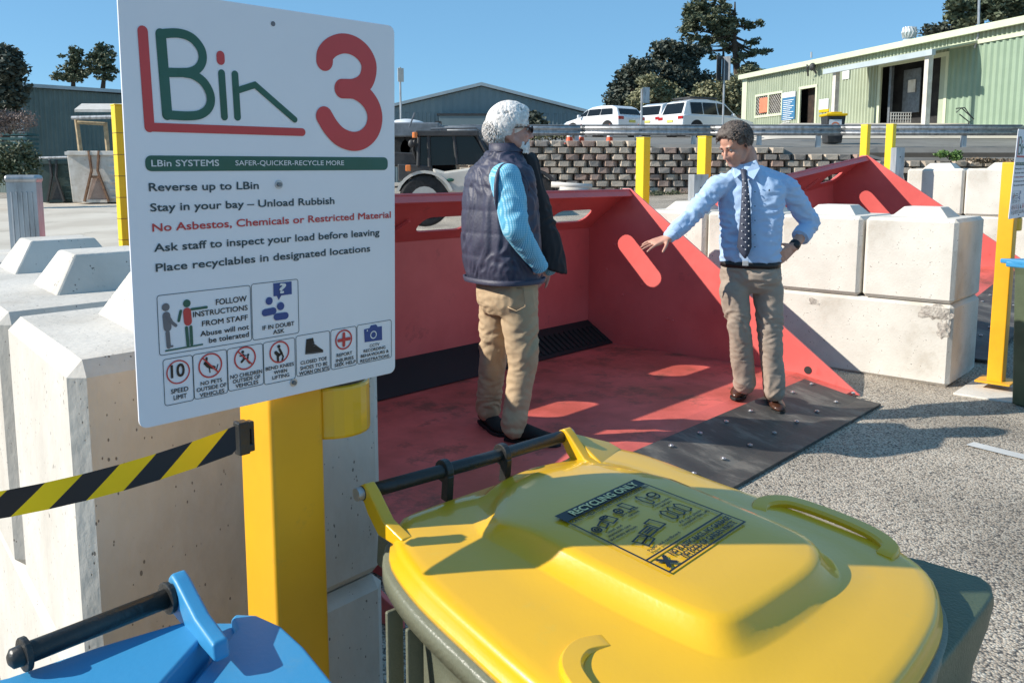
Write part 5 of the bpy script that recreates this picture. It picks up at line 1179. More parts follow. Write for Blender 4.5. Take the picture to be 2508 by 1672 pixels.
pb, s0, s1, z0, z1 = poster(1920, 1952, 226, 293, 'poster_blue', 'notice_board'); mb = MB(); wbox(mb, s0, s1, z1 - .28, z1, .09, .10)
for k in range(13): wbox(mb, s0 + .12, s1 - .12 - (.3 * ((k * 7) % 3) / 2), z1 - .45 - k * .105, z1 - .415 - k * .105, .09, .10)
mb.build('notice_text', M['ink_white'], pb)
poster(2010, 2033, 243, 268, 'ink_white', 'notice'); poster(2010, 2033, 268, 275, 'tape_yellow', 'notice', .10); poster(2068, 2084, 170, 194, 'ink_white', 'notice')
mb = MB()
for x0, x1, y0, y1 in ((1977, 1979, 158, 172), (1984, 1999, 158, 166)): a = W(x0, y0); mb.tube([W(x0, y0, .3), W((x0 + x1) / 2, y0 + 8, .55), W(x1, y1 + 14, .35)], .05, 6)
mb.ell(W(1990, 164, .45), (.16, .16, .2)); mb.build('flood_light', M['steel_dark'], shed)
# wide doorway
mb = MB(); wbox(mb, gar[1] - .3, gar[1], 3, gar[3], -.05, .07); mb.build('sliding_door', M['shed_green'], shed)
mb = MB(); wbox(mb, gar[0] - .18, gar[0], 3, gar[3], .0, .1); wbox(mb, gar[1], gar[1] + .15, 3, gar[3], .0, .1); wbox(mb, gar[0] - .18, gar[1] + .15, gar[3], gar[3] + .18, .0, .10); gf = mb.build('doorway_frame', M['shed_trim'], shed)
mb = MB(); q0 = ws(W(2172, 250)); wbox(mb, q0, q0 + .14, 3, gar[3], -.2, -.06); wbox(mb, q0 + .35, q0 + 1.4, 4.3, gar[3] - .2, -.6, -.55); mb.build('inner_door', M['galv_dark'], gf)
mb = MB(); wbox(mb, q0 + .7, q0 + 1.15, 5.2, 5.75, -.53, -.5); mb.build('notice', M['white_dirty'], gf)
# awning: front edge posts + sheet roof
AF = 2.2
a0 = Pp(2027, 174, A_w + wn * AF, wn); a1 = Pp(2287, 130, A_w + wn * AF, wn); s0, s1 = ws(a0), ws(a1); za = (a0.z + a1.z) / 2
mb = MB(); zt = za + .55
mb.add([onw(s0, za + .12, AF), onw(s1, za + .12, AF), onw(s1, zt, .05), onw(s0, zt, .05), onw(s0, za + .04, AF), onw(s1, za + .04, AF), onw(s1, zt - .08, .05), onw(s0, zt - .08, .05)], [(0, 1, 2, 3), (4, 7, 6, 5), (0, 4, 5, 1), (1, 5, 6, 2), (0, 3, 7, 4)]); aw = mb.build('awning', M['shed_green'], shed)
mb = MB(); wbox(mb, s0 - .1, s1 + .1, za - .12, za + .10, AF, AF + .18); mb.build('awning_gutter', M['grey_roof'], aw)
for s_ in (s0 + .5, s1 - .35): mb = MB(); wbox(mb, s_ - .11, s_ + .11, 2.6, za, AF - .22, AF); mb.build('awning_post', M['white_dirty'], aw)
mb = MB(); sp_ = ws(W(2387, 120)); wbox(mb, gar[1] + .2, L_s, gar[3] + .26, gar[3] + .42, .05, .12); mb.build('wall_seam', M['shed_trim'], shed)
mb = MB(); mb.tube([W(2387, 118, .1), W(2396, 90, .1), W(2398, 0, .1), W(2400, -60, .1)], .045, 6); mb.build('aerial_mast', M['galv'], roof)
mb = MB(); mb.tube([W(1987, 142, -1), W(1987, 128, -1)], .05, 6); mb.build('vent_pipe', M['galv'], roof)
vc = W(2227, 92, -2.2); mb = MB(); mb.tube([vc - UP * .9, vc - UP * .1], .28, 14); mb.ell(vc + UP * .22, (.32, .32, .30), n=20, m=8); v_ = mb.build('turbine_vent', M['grey_roof'], roof, True); mb = MB()
for k in range(14): a = 2 * math.pi * k / 14; mb.tube([vc + V((math.cos(a) * .28, math.sin(a) * .28, .46)), vc + V((math.cos(a + .3) * .34, math.sin(a + .3) * .34, .22)), vc + V((math.cos(a) * .28, math.sin(a) * .28, -.03))], .025, 4)
mb.build('vent_blade', M['galv'], v_)
# little bin with yellow lid in front of the shed
def small_bin(p, label, body='steel_dark', lidm='tape_yellow'):
    t = thing('wheelie_bin', label, 'wheelie bin', p); p = V(p); mb = MB(); mb.loft([[p + V((a * .42, b * .42, 0)) for a, b in ((-1, -1), (1, -1), (1, 1), (-1, 1))], [p + V((a * .55, b * .55, 1.55)) for a, b in ((-1, -1), (1, -1), (1, 1), (-1, 1))]]); mb.build('body', M[body], t, bevel=.05)
    mb = MB(); mb.box(p + V((0, 0, 1.62)), (1.25, 1.25, .14)); mb.box(p + V((.1, .1, 1.74)), (.7, .7, .12)); mb.build('lid', M[lidm], t, bevel=.05)
    mb = MB(); mb.box(p + V((-.05, -.52, .95)), (.72, .03, .78), Y=V((0, 1, .08))); pn = mb.build('panel', M['ink_white'], t); mb = MB()
    for a, b in ((.26, .17),): 
        c_ = p + V((-.05, -.545, .95)); n_ = 20; mb.add([c_ + V((math.cos(2 * math.pi * i / n_) * q, 0, math.sin(2 * math.pi * i / n_) * q)) for q in (a, b) for i in range(n_)], [(i, (i + 1) % n_, n_ + (i + 1) % n_, n_ + i) for i in range(n_)]); mb.box(c_, (.2, .004, .06)); mb.box(c_ - V((0, 0, .02)), (.06, .005, .2))
    mb.build('emblem', M['poster_red'], pn); return t
sb = small_bin(Yp(2035, 318, 40.0), 'small dark bin with a yellow lid and a red ring emblem, before the shed')
sb.scale = (.56, .56, .56); sb.location = Yp(2038, 342, 28.2); sb.location.z = uz(0, 28.2)
# lattice crate and wire trolley by the doorway
c_ = Yp(2206, 292, 35.0); t = thing('wire_crate', 'white wire crate in the open doorway of the green shed', 'crate', c_); mb = MB()
for i in range(9): mb.box(c_ + V((-.4 + i * .1, 0, 0)), (.025, .02, .55)); 
for j in range(5): mb.box(c_ + V((0, -.003, -.26 + j * .13)), (.85, .02, .025))
mb.build('front', M['white_dirty'], t)
c_ = Yp(2360, 285, 30.0); t = thing('wire_trolley', 'bent wire trolley frame standing behind the guardrail', 'trolley', c_); mb = MB(); mb.tube([Yp(x, y, 30) for x, y in ((2385, 292), (2355, 265), (2342, 276), (2342, 266), (2363, 264), (2372, 278), (2385, 292), (2375, 300), (2350, 280))], .02, 5); mb.tube([Yp(2372, 300, 30), Yp(2372, 330, 30)], .02, 5); mb.build('frame', M['steel_dark'], t)

# ================================================================ street signs on the upper level
def sign_on_pole(x, Y, ytop, ybase, plates, label, name='street_sign'):
    b = Yp(x, ybase, Y); t_ = Yp(x, ytop, Y); t = thing(name, label, 'road sign', b); mb = MB(); mb.tube([b, V((b.x, b.y, t_.z))], .035, 8); mb.build('pole', M['galv'], t)
    for x0, x1, y0, y1, m, ang in plates:
        c_ = Yp((x0 + x1) / 2, (y0 + y1) / 2, Y - .06); wd = (x1 - x0) / FPX * Y; hg = (y1 - y0) / FPX * Y; mb = MB(); X = V((math.cos(ang), math.sin(ang), 0)); mb.box(c_, (wd / math.cos(ang), .02, hg), X, V((-X.y, X.x, 0))); mb.build('plate', M[m], t)
    return t
sign_on_pole(1770, 30.0, 140, 318, [(1753, 1769, 138, 196, 'steel_dark', .9), (1771, 1786, 140, 196, 'galv_dark', -.9)], 'tall pole with two dark folded sign plates, in front of the white cars')
sign_on_pole(1570, 28.5, 218, 335, [(1574, 1591, 215, 252, 'galv', .2)], 'narrow pole with a small pale plate, left of the white cars')
sign_on_pole(982, 30.0, 165, 305, [(975, 988, 168, 200, 'white_dirty', .5)], 'thin pole with a small white plate just right of the big sign')
# ================================================================ parked cars
def car(label, flip=False, L=4.8, Wc=1.9, H=1.8, m='car_white', kind='suv', roof='roof_rack'):
    root = thing('parked_car', label, 'car', (0, 0, 0), 'white cars parked on the upper level'); h = Wc / 2
    # x: 0 = rear .. L = front, y across, z up
    low = [(0.06, .42), (0, .62), (.02, .98), (.10, 1.08), (L * .62, 1.06), (L * .76, 1.02), (L * .93, .90), (L * .99, .74), (L, .48), (L - .08, .30), (.12, .30)]
    mb = MB(); P0, P1 = [V((x, -h + .02, z)) for x, z in low], [V((x, h - .02, z)) for x, z in low]
    rr = []
    for y, k in ((-h, .985), (-h + .06, 1.0), (h - .06, 1.0), (h, .985)): rr.append([V((L / 2 + (x - L / 2) * k, y, .66 + (z - .66) * (k if abs(y) < h - .03 else .93))) for x, z in low])
    mb.loft(rr); body = mb.build('body', M[m], root, smooth=True, bevel=.05, seg=3)
    top = [(.08, 1.04), (.40, H - .12), (.72, H - .01), (L * .36, H + .02), (L * .50, H - .02), (L * .60, H - .14), (L * .765, 1.02)]
    gm = MB(); rr = []
    for y, k in ((-h + .10, 0), (-h + .26, 1)): pass
    def cab(y0, y1, grow=0): return [[V((x, (y0 if z < 1.2 else y1), z)) for x, z in top], [V((x, -(y0 if z < 1.2 else y1), z)) for x, z in top]]
    gm.loft(cab(-h + .05, -h + .22)); gm.build('cabin', M[m], root, smooth=True, bevel=.04, seg=3)
    for s_ in (-1, 1):
        def gq(P, name, mm='glass_dark'):
            g_ = MB(); e = []
            for x, z in P: y = h - .05 - (z - 1.04) / (H - 1.04) * .17 + .008; e.append(V((x, s_ * y, z)))
            g_.prism(e, V((0, s_ * .006, 0))); return g_.build(name, M[mm], root)
        z1, z0 = H - .16, 1.12
        gq([(.62, z0), (.62 + .0, z1), (1.35, z1 + .02), (1.38, z0)] if kind == 'suv' else [(.5, z0), (.62, z1), (1.35, z1 + .02), (1.38, z0)], 'side_window'); gq([(1.44, z0), (1.42, z1 + .02), (2.28, z1 + .02), (2.34, z0)], 'side_window'); gq([(2.42, z0), (2.36, z1 + .02), (L * .58, z1 - .02), (L * .715, z0)], 'side_window')
        for wx in (L * .19, L * .80):
            w_ = MB(); w_.tube([V((wx, s_ * (h - .20), .37)), V((wx, s_ * (h + .005), .37))], .37, 24); wh_ = w_.build('wheel', M['tyre'], root, bevel=.03); r2 = MB(); r2.tube([V((wx, s_ * (h + .0), .37)), V((wx, s_ * (h + .015), .37))], .235, 20); r2.build('rim', M['rim'], wh_)
            a_ = MB(); a_.tube([V((wx, s_ * (h - .05), .40)), V((wx, s_ * (h + .002), .40))], .44, 24); a_.build('wheel_arch', M['interior'], root)
        lt = MB(); lt.box((.06, s_ * (h - .20), .93), (.12, .36, .16)); lt.build('tail_light', M['lamp_red'], root, bevel=.03)
        hl = MB(); hl.box((L * .955, s_ * (h - .22), .78), (.25, .34, .13)); hl.build('headlight', M['glass_sky'], root, bevel=.03)
        mr = MB(); mr.box((L * .66, s_ * (h + .10), 1.12), (.12, .2, .15)); mr.build('mirror', M[m], root, bevel=.04)
    g_ = MB(); g_.prism([V((.135, -h + .22, 1.12)), V((.135, h - .22, 1.12)), V((.35, h - .30, H - .18)), V((.35, -h + .30, H - .18))], V((-.02, 0, .01))); g_.build('rear_window', M['glass_dark'], root)
    g_ = MB(); g_.prism([V((L * .745, -h + .16, 1.06)), V((L * .745, h - .16, 1.06)), V((L * .615, h - .30, H - .12)), V((L * .615, -h + .30, H - .12))], V((.02, 0, .01))); g_.build('windscreen', M['glass_sky'], root)
    b_ = MB(); b_.box((.02, 0, .48), (.10, Wc - .2, .16)); b_.build('bumper', M['steel_dark'], root, bevel=.03); n_ = MB(); n_.box((-.012, 0, .78), (.015, .44, .12)); n_.build('number_plate', M['plate_yellow'], root)
    if roof:
        k = MB()
        for s_ in (-1, 1): k.tube([V((.7, s_ * .62, H + .10)), V((2.5, s_ * .62, H + .10))], .045, 5)
        for x in (.8, 1.4, 2.1): k.box((x, 0, H + .10), (.10, 1.35, .07))
        k.build('roof_rack', M['steel_dark'], root)
    return root
def put(c, x, y, Y, rz, zoff=0):
    p = Yp(x, y, Y); c.location = (p.x, p.y, uz(p.x, p.y) + .012 + zoff); c.rotation_euler = (R(0), 0, rz)
c1 = car('large white four-wheel drive with roof rack, nearest the shed', L=4.9, H=1.84); put(c1, 1640, 320, 43.0, R(30))
c2 = car('white four-wheel drive with a red tail light, half behind the roof-rack one', L=4.7, H=1.78, roof=None); put(c2, 1584, 318, 46.5, R(38))
c3 = car('white hatchback at the left end of the row, by the guardrail', L=4.2, H=1.58, kind='hatch', roof=None); put(c3, 1548, 322, 43.0, R(128))
for i, (x, Y, lab) in enumerate(((1395, 27.2, 'orange cone left of the first guardrail post'), (1423, 27.4, 'orange and white cone just right of the guardrail post'), (1493, 27.2, 'orange cone below the white hatchback'), (1563, 27.4, 'orange cone above the nearest yellow bollard'))):
    p = Yp(x, 350, Y); p.z = uz(p.x, p.y); t = thing('traffic_cone', lab, 'traffic cone', p, 'cones along the wall top'); mb = MB(); mb.tube([p + UP * .02, p + UP * .22], [.12, .09], 12); mb.tube([p + UP * .36, p + UP * .62], [.065, .02], 12); mb.box(p + UP * .015, (.34, .34, .03)); o = mb.build('cone', M['cone'], t); mb = MB(); mb.tube([p + UP * .22, p + UP * .36], [.091, .066], 12); mb.build('white_band', M['ink_white'], o)

# ================================================================ sheds and containers on the left
def gshed(name, label, corner, d, length, depth, z0, ez, ridge, wall, trim, cat='shed', gable=False, pitch=.3):
    t = thing(name, label, cat, corner); d = V(d).normalized(); n_ = V((d.y, -d.x, 0)); n_ = n_ if n_.y < 0 else -n_; c = V(corner); mb = MB()
    corr(mb, c, d, n_, 0, length, z0, ez, pitch, .05)
    if gable:
        s_ = 0; P = []
        while s_ <= length + 1e-6: P.append((s_, ez + (ridge - ez) * (1 - abs(2 * s_ / length - 1)))); s_ += length / 60
        n2 = len(P); mb.add([V((*(c + d * a + n_ * (.05 * (i % 2)))[:2], ez)) for i, (a, _) in enumerate(P)] + [V((*(c + d * a + n_ * (.05 * (i % 2)))[:2], z_)) for i, (a, z_) in enumerate(P)], [(i, i + 1, n2 + i + 1, n2 + i) for i in range(n2 - 1)])
    corr(mb, c, -n_, -d, 0, depth, z0, ez, pitch, .05); corr(mb, c + d * length, -n_, d, 0, depth, z0, ez, pitch, .05); corr(mb, c - n_ * depth, d, -n_, 0, length, z0, ez, pitch, .05); mb.build('wall', M[wall], t)
    mb = MB(); a, b = c - d * .3 + n_ * .3, c + d * (length + .3) + n_ * .3; cc, dd = a - n_ * (depth + .6), b - n_ * (depth + .6)
    if gable:
        ma, mc = (a + b) / 2, (cc + dd) / 2
        for off_ in (0,): mb.prism([zz(a, ez), zz(ma, ridge + .05), zz(b, ez), zz(b, ez + .2), zz(ma, ridge + .28), zz(a, ez + .2)], -n_ * (depth + .6))
    else:
        ma, mb2 = (a + cc) / 2, (b + dd) / 2; mb.prism([zz(a, ez), zz(a, ez + .22), zz(ma, ridge), zz(cc, ez + .22), zz(cc, ez)], d * (length + .6))
    mb.build('roof', M[trim], t); return t
c0 = Yp(42, 400, 54.0); c1_ = Yp(340, 400, 60.0)
sl = gshed('shed', 'big dark green corrugated shed on the left behind the skip containers', (c0.x, c0.y, 0), (c1_ - c0) * 1.0, 19, 14, 0, Yp(42, 212, 54).z, Yp(42, 212, 54).z + .5, 'shed_dark', 'grey_roof')
mb = MB(); q = Yp(50, 300, 53.6); mb.box((q.x, q.y, 3.5), (.3, .2, 7)); mb.build('downpipe', M['grey_roof'], sl)
c0 = Yp(915, 300, 62.0); c0.z = 1
gb = gshed('shed', 'blue-grey gabled shed behind the head of the grey-haired man', c0, (1, .08, 0), 15.5, 18, 1, Yp(1215, 262, 62).z - .4, Yp(1028, 210, 62).z, 'shed_blue', 'grey_roof', gable=True)
mb = MB(); q0, q1 = Yp(1075, 283, 61.6), Yp(1212, 283, 61.9); mb.box((q0 + q1) / 2 - UP * 1.6, ((q1 - q0).length, .3, 3.2)); mb.build('roller_door', M['shed_blue'], gb)
mb = MB(); mb.box((q0 + q1) / 2 + UP * .05, ((q1 - q0).length + .3, .4, .15)); mb.build('door_head', M['steel_dark'], gb)
def container(x0, x1, ytop, ybot, Y, label, m, rusty=True):
    a, b = Yp(x0, ybot, Y), Yp(x1, ybot, Y); zt = Yp(x0, ytop, Y).z; z0 = a.z; t = thing('skip_container', label, 'container', ((a.x + b.x) / 2, Y, z0), 'hook-lift containers on the concrete yard'); Wd_ = b.x - a.x; H_ = zt - z0; cx = (a.x + b.x) / 2
    mb = MB(); mb.loft([[V((cx + i * Wd_ / 2, Y + (0 if j < 0 else 5), z0)) for i, j in ((-1, -1), (1, -1), (1, 1), (-1, 1))], [V((cx + i * (Wd_ / 2 + .08), Y + (-.1 if j < 0 else 5.1), zt)) for i, j in ((-1, -1), (1, -1), (1, 1), (-1, 1))]]); o = mb.build('body', M[m], t, bevel=.03)
    mb = MB()
    for k in range(6): mb = MB(); mb.box((cx + Wd_ * .38, Y - .11, z0 + H_ * (.1 + .15 * k)), (Wd_ * .2, .08, .06)); mb.build('rib', M[m], o)
    mb = MB(); mb.box((cx, Y - .14, zt - .1), (Wd_ + .2, .14, .14)); mb.build('top_rail', M[m], o)
    mb = MB(); mb.box((cx - Wd_ * .03, Y - .12, z0 + .06), (Wd_ * .5, .1, .12)); mb.build('bottom_rail', M[m], o)
    mb = MB(); c_ = cx + Wd_ * .02
    for s_ in (-1, 1): mb.tube([V((c_ + s_ * Wd_ * .24, Y - .2, z0 + .05)), V((c_ + s_ * Wd_ * .06, Y - .22, z0 + H_ * .62)), V((c_ + s_ * Wd_ * .10, Y - .18, zt))], .06, 5)
    mb.box((c_, Y - .2, z0 + H_ * .5), (Wd_ * .2, .06, .1)); mb.build('hook_frame', M['rust' if rusty else 'steel_dark'], o)
    mb = MB(); mb.prism([V((c_ - Wd_ * .2, Y - .09, z0 + .1)), V((c_ + Wd_ * .2, Y - .09, z0 + .1)), V((c_ + Wd_ * .06, Y - .09, z0 + H_ * .5)), V((c_ - Wd_ * .06, Y - .09, z0 + H_ * .5))], V((0, -.03, 0))); mb.build('hook_plate', mats[1] if rusty else M['steel_dark'], o)
    return t
container(178, 302, 370, 496, 36.0, 'dirty white container with rusty hook frame, beside the yellow post', 'white_dirty')
container(98, 184, 392, 496, 37.5, 'dark green container left of the white one', 'container_green', False)
# open shelter frame above the containers
t = thing('shelter', 'small open shelter with a tin roof above the white container', 'shelter', Yp(230, 370, 38.5)); mb = MB()
for x0, y0, x1, y1, Y in ((187, 290, 198, 372, 38.5), (258, 300, 265, 372, 38.5), (187, 285, 196, 368, 42), (300, 285, 305, 368, 38.5)): mb.tube([Yp(x0, y0, Y), Yp(x1, y1, Y)], .10, 5)
mb.tube([Yp(190, 300, 38.4), Yp(258, 304, 38.4)], .08, 5); mb.build('frame', M['wood'], t)
mb = MB(); a, b, c_, d_ = Yp(182, 268, 38.3), Yp(308, 268, 38.3), Yp(308, 254, 42), Yp(200, 254, 42); mb.add([a, b, c_, d_] + [p - UP * .12 for p in (a, b, c_, d_)], [(0, 1, 2, 3), (4, 7, 6, 5), (0, 4, 5, 1), (1, 5, 6, 2), (2, 6, 7, 3), (3, 7, 4, 0)]); mb.build('roof', M['white_dirty'], t)
mb = MB(); mb.tube([Yp(176, 289, 38.2), Yp(308, 286, 38.2)], .09, 6); mb.build('front_rail', M['galv'], t)
t = thing('railing', 'thin rail in front of the dark green shed', 'railing', Yp(120, 390, 44)); mb = MB(); mb.tube([Yp(60, 388, 44), Yp(180, 385, 44)], .06, 5)
for x in (62, 84, 120, 168): mb.tube([Yp(x, 386, 44), Yp(x + 2, 430, 44)], .05, 5)
mb.build('rails', M['galv'], t)
t = thing('timber_stack', 'stack of teal painted slats half hidden by bushes at the left edge', 'timber stack', Yp(30, 380, 40))
for k in range(6): mb = MB(); q = Yp(20, 330 + k * 11, 40); mb.box(q, (2.3, 1.0, .11)); mb.build('slat', M['teal_wood'], t)

# ================================================================ wheel loader behind the near hopper
LY = 15.0
def G(x, y, dy=0): return Yp(x, y, LY + dy)
ldr = thing('wheel_loader', 'off-white wheel loader with dark cab behind the near red hopper', 'wheel loader', (G(1120, 470).x, LY, .3))
mb = MB()
for x, y0, x1, y1 in ((1024, 408, 1026, 335), (1052, 410, 1049, 330), (1120, 405, 1110, 322), (1205, 400, 1165, 325)):
    for dy in (0, 1.4): mb.tube([G(x, y0, dy), G(x1, y1, dy)], .035, 6)
mb.box((G(1024, 330) + G(1200, 330)) / 2 + V((-.12, .7, .02)), (1.1, 1.5, .10)); cf = mb.build('cab_frame', M['steel_dark'], ldr, bevel=.02)
mb = MB(); mb.prism([G(1027, 406, .03), G(1200, 402, .03), G(1160, 334, .03), G(1028, 336, .03)], V((0, 1.3, 0))); mb.build('cab_glass', M['glass_dark'], cf)
mb = MB(); mb.box(G(1080, 372, .7), (.5, .5, .7)); mb.build('seat', M['black_rubber'], cf)
mb = MB(); mb.tube([G(1055, 316), G(1165, 313), G(1180, 322)], .02, 5); mb.tube([G(1002, 312), G(1016, 276)], .015, 5); mb.build('roof_bars', M['galv_dark'], cf)
mb = MB(); mb.prism([G(1058, 412, -.1), G(1088, 420, -.1), G(1160, 410, -.1), G(1160, 470, -.1), G(1100, 475, -.1), G(1068, 440, -.1)], V((0, 1.3, 0))); hd_ = mb.build('bonnet', M['beige'], ldr, bevel=.04)
mb = MB(); mb.ell(G(1103, 441, -.14), (.065, .012, .032), n=16, m=8); mb.build('badge', M['ink_green'], hd_)
mb = MB(); mb.tube([G(1103, 404, .2), G(1103, 396, .2)], [.10, .12], 16); mb.ell(G(1103, 394, .2), (.11, .11, .05)); mb.build('air_intake', M['white_dirty'], ldr, True)
mb = MB(); mb.tube([G(1016, 338, -.1), G(1016, 324, -.1)], .045, 12); mb.build('beacon', M['lamp_amber'], ldr, bevel=.01)
mb = MB(); mb.tube([G(1016, 345, -.1), G(1012, 365, .1), G(1022, 395, .1)], .03, 6); mb.ell(G(1008, 352, -.05), (.06, .04, .07)); mb.build('light_bracket', M['steel_dark'], ldr, True)
mb = MB(); mb.box(G(1000, 412, -.2), (.09, .08, .11)); mb.build('indicator', M['lamp_amber'], ldr, bevel=.015)
mb = MB(); mb.prism([G(974, 402, 0), G(1058, 405, 0), G(1062, 440, 0), G(1000, 436, 0), G(975, 445, 0)], V((0, 1.4, 0))); mb.prism([G(955, 372, .4), G(1022, 375, .4), G(1022, 404, .4), G(955, 408, .4)], V((0, 1, 0))); mb.build('chassis', M['steel_dark'], ldr, bevel=.02)
for x, y, r_, dy in ((1040, 492, .50, -.15), (1300, 488, .52, .1)):
    mb = MB(); mb.tube([G(x, y, dy), G(x, y, dy + .4)], r_ * .9, 28); wh_ = mb.build('wheel', M['tyre'], ldr, bevel=.05)
    mb = MB(); mb.tube([G(x, y, dy - .01), G(x, y, dy + .02)], r_ * .5, 20); mb.build('rim', M['beige'], wh_)
    mb = MB(); pts = [G(x, y, dy - .02) + V((math.cos(a) * r_ * 1.05, 0, math.sin(a) * r_ * 1.05)) for a in [R(20 + 14 * i) for i in range(11)]]; pin = [G(x, y, dy - .02) + V((math.cos(a) * r_ * .95, 0, math.sin(a) * r_ * .95)) for a in [R(20 + 14 * i) for i in range(11)]]
    mb.prism(pts + pin[::-1], V((0, .45, 0))); mb.build('mudguard', M['beige' if x < 1200 else 'steel_dark'], ldr)
mb = MB(); mb.prism([G(1160, 335, .1), G(1185, 345, .1), G(1225, 400, .1), G(1215, 415, .1), G(1180, 380, .1)], V((0, .2, 0))); mb.prism([G(1155, 420, .2), G(1330, 440, .2), G(1330, 470, .2), G(1155, 470, .2)], V((0, .9, 0))); mb.build('lift_arm', M['steel_dark'], ldr, bevel=.02)
t = thing('hedge_cutter_flail', 'pale curved machine part on the ground right of the loader', 'machine part', G(1400, 460)); mb = MB(); mb.tube([G(1350, 452), G(1450, 458)], .05, 8); mb.tube([G(1370, 466), G(1440, 470)], .08, 8); mb.build('bar', M['white_dirty'], t, True)
# grey truck cab and white tank behind the loader
t = thing('truck', 'grey tipper truck body with a white cover, behind the loader cab', 'truck', Yp(1010, 320, 19)); 
q0, q1 = Yp(955, 335, 19), Yp(1075, 300, 19); mb = MB(); mb.box((q0 + q1) / 2 + V((0, 1.2, 0)), (q1.x - q0.x, 2.4, q1.z - q0.z)); mb.build('body', M['galv_dark'], t, bevel=.03)
mb = MB(); q = Yp(985, 302, 19.2); mb.ell(q + V((0, 1, -.05)), (.5, 1, .2)); mb.build('cover', M['ink_white'], t, True)
for x in (975, 1010): mb = MB(); q = Yp(x, 365, 19.2); mb.tube([q, q + V((0, .3, 0))], .3, 20); mb.build('wheel', M['tyre'], t, bevel=.03)
mb = MB(); q = Yp(995, 352, 19.3); mb.box(q + V((0, .6, -.1)), (1.3, 1.0, .5)); mb.build('chassis', M['steel_dark'], t)
t = thing('steel_tank', 'long grey tank lying beyond the loader cab', 'tank', Yp(1150, 318, 24)); mb = MB(); mb.tube([Yp(1060, 324, 24), Yp(1245, 324, 24)], .18, 14); mb.tube([Yp(1180, 340, 24), Yp(1260, 340, 24)], .12, 10); mb.build('barrel', M['galv_dark'], t, True)
for x in (1075, 1230): mb = MB(); q = Yp(x, 360, 24.1); mb.box(q + V((0, 0, -.3)), (.15, .4, 2.0)); mb.build('support', M['steel_dark'], t)
# ================================================================ trees
def tree(name, label, base, blobs, Y, leaf, size, dens, group, trunk_r=.35, seed=1, lean=None, kind='broad'):
    """blobs: (px, py, rx_px, ry_px) ellipses that make up the crown outline at distance Y"""
    rg = random.Random(seed); b = V(base); t = thing(name, label, 'tree', b, group); k = Y / FPX
    tops = [Yp(x, y, Y) for x, y, _, _ in blobs]; zmax = max(p.z for p in tops); tx_ = sum(p.x for p in tops) / len(tops)
    tr = MB(); head_ = V(((lean if lean is not None else tx_), Y, zmax)); pts = [b, b.lerp(head_, .35) + V((rg.uniform(-.2, .2), 0, 0)), b.lerp(head_, .7) + V((rg.uniform(-.3, .3), 0, 0)), head_]
    tr.tube(pts, [trunk_r, trunk_r * .75, trunk_r * .45, trunk_r * .12], 8)
    for p in tops:
        f_ = max(.18, min(.9, (p.z - b.z) / (zmax - b.z + .01) - .12)); st_ = pts[1].lerp(pts[3], f_) if f_ > .3 else b.lerp(pts[2], f_); mid = st_.lerp(p, .5) + V((0, rg.uniform(-.3, .3), -.15 * (p - st_).length * .5)); tr.tube([st_, mid, p], [trunk_r * .28, trunk_r * .18, trunk_r * .06], 5)
    tr.build('trunk', M['bark'], t); cr = MB()
    for (x, y, rx, ry), p in zip(blobs, tops):
        p = p + V((0, rg.uniform(-1, 1) * rx * k * .6, 0)); n_ = max(4, int(dens * 1.15 * rx * ry / 400) + 2); Rx, Rz = rx * k, ry * k
        for i in range(n_):
            d = V((rg.gauss(0, 1), rg.gauss(0, 1), rg.gauss(0, 1))).normalized() * (rg.random() ** .4); c_ = p + V((d.x * Rx, d.y * Rx, d.z * Rz)); cs = rg.uniform(.5, 1.0) * (size * (2.6 if kind == 'pine' else 3.4))
            leaf_cluster(cr, c_, (cs * 1.2, cs * 1.2, cs * (.7 if kind == 'pine' else .85)), 30 if kind == 'pine' else 34, size, rg, flat=.6)
    cr.build('crown', leaf, t); return t
gT = 'trees behind the sheds and cars'
pine = [(1725, 15, 48, 22), (1700, 30, 32, 24), (1762, 38, 40, 28), (1720, 55, 52, 22), (1692, 72, 30, 15), (1770, 68, 40, 18), (1800, 58, 24, 12), (1835, 62, 18, 9), (1860, 60, 12, 6), (1725, 92, 52, 14), (1780, 88, 30, 10), (1745, 5, 60, 14), (1840, 104, 22, 8), (1868, 124, 20, 8), (1800, 118, 26, 9), (1735, 125, 18, 8), (1815, 140, 22, 8), (1830, 160, 16, 7), (1850, 132, 18, 7), (1795, 150, 14, 7), (1770, 112, 14, 10)]
tree('pine_tree', 'tall open pine with dark trunk, right of the dense trees', Yp(1815, 300, 80), pine, 80, M['pine_leaf'], .17, 12, gT, .5, 4, lean=Yp(1800, 10, 80).x, kind='pine')
tree('pine_tree', 'thin pine with sparse side branches, left of the tall pine', Yp(1778, 300, 84), [(1750, 92, 30, 12), (1725, 105, 24, 9), (1765, 78, 18, 10), (1735, 122, 16, 7), (1752, 140, 12, 7), (1700, 118, 12, 6)], 84, M['pine_leaf'], .17, 14, gT, .3, 9, lean=Yp(1772, 75, 84).x, kind='pine')
tree('dense_tree', 'dense dark evergreen behind the cars, tallest of the clump', Yp(1660, 300, 76), [(1625, 125, 30, 24), (1655, 118, 32, 20), (1680, 130, 28, 22), (1640, 165, 48, 32), (1680, 170, 34, 30), (1665, 215, 44, 34), (1690, 205, 30, 30), (1710, 130, 28, 12), (1725, 195, 22, 16), (1650, 190, 40, 30)], 76, M['dark_leaf'], .19, 16, gT, .5, 5)
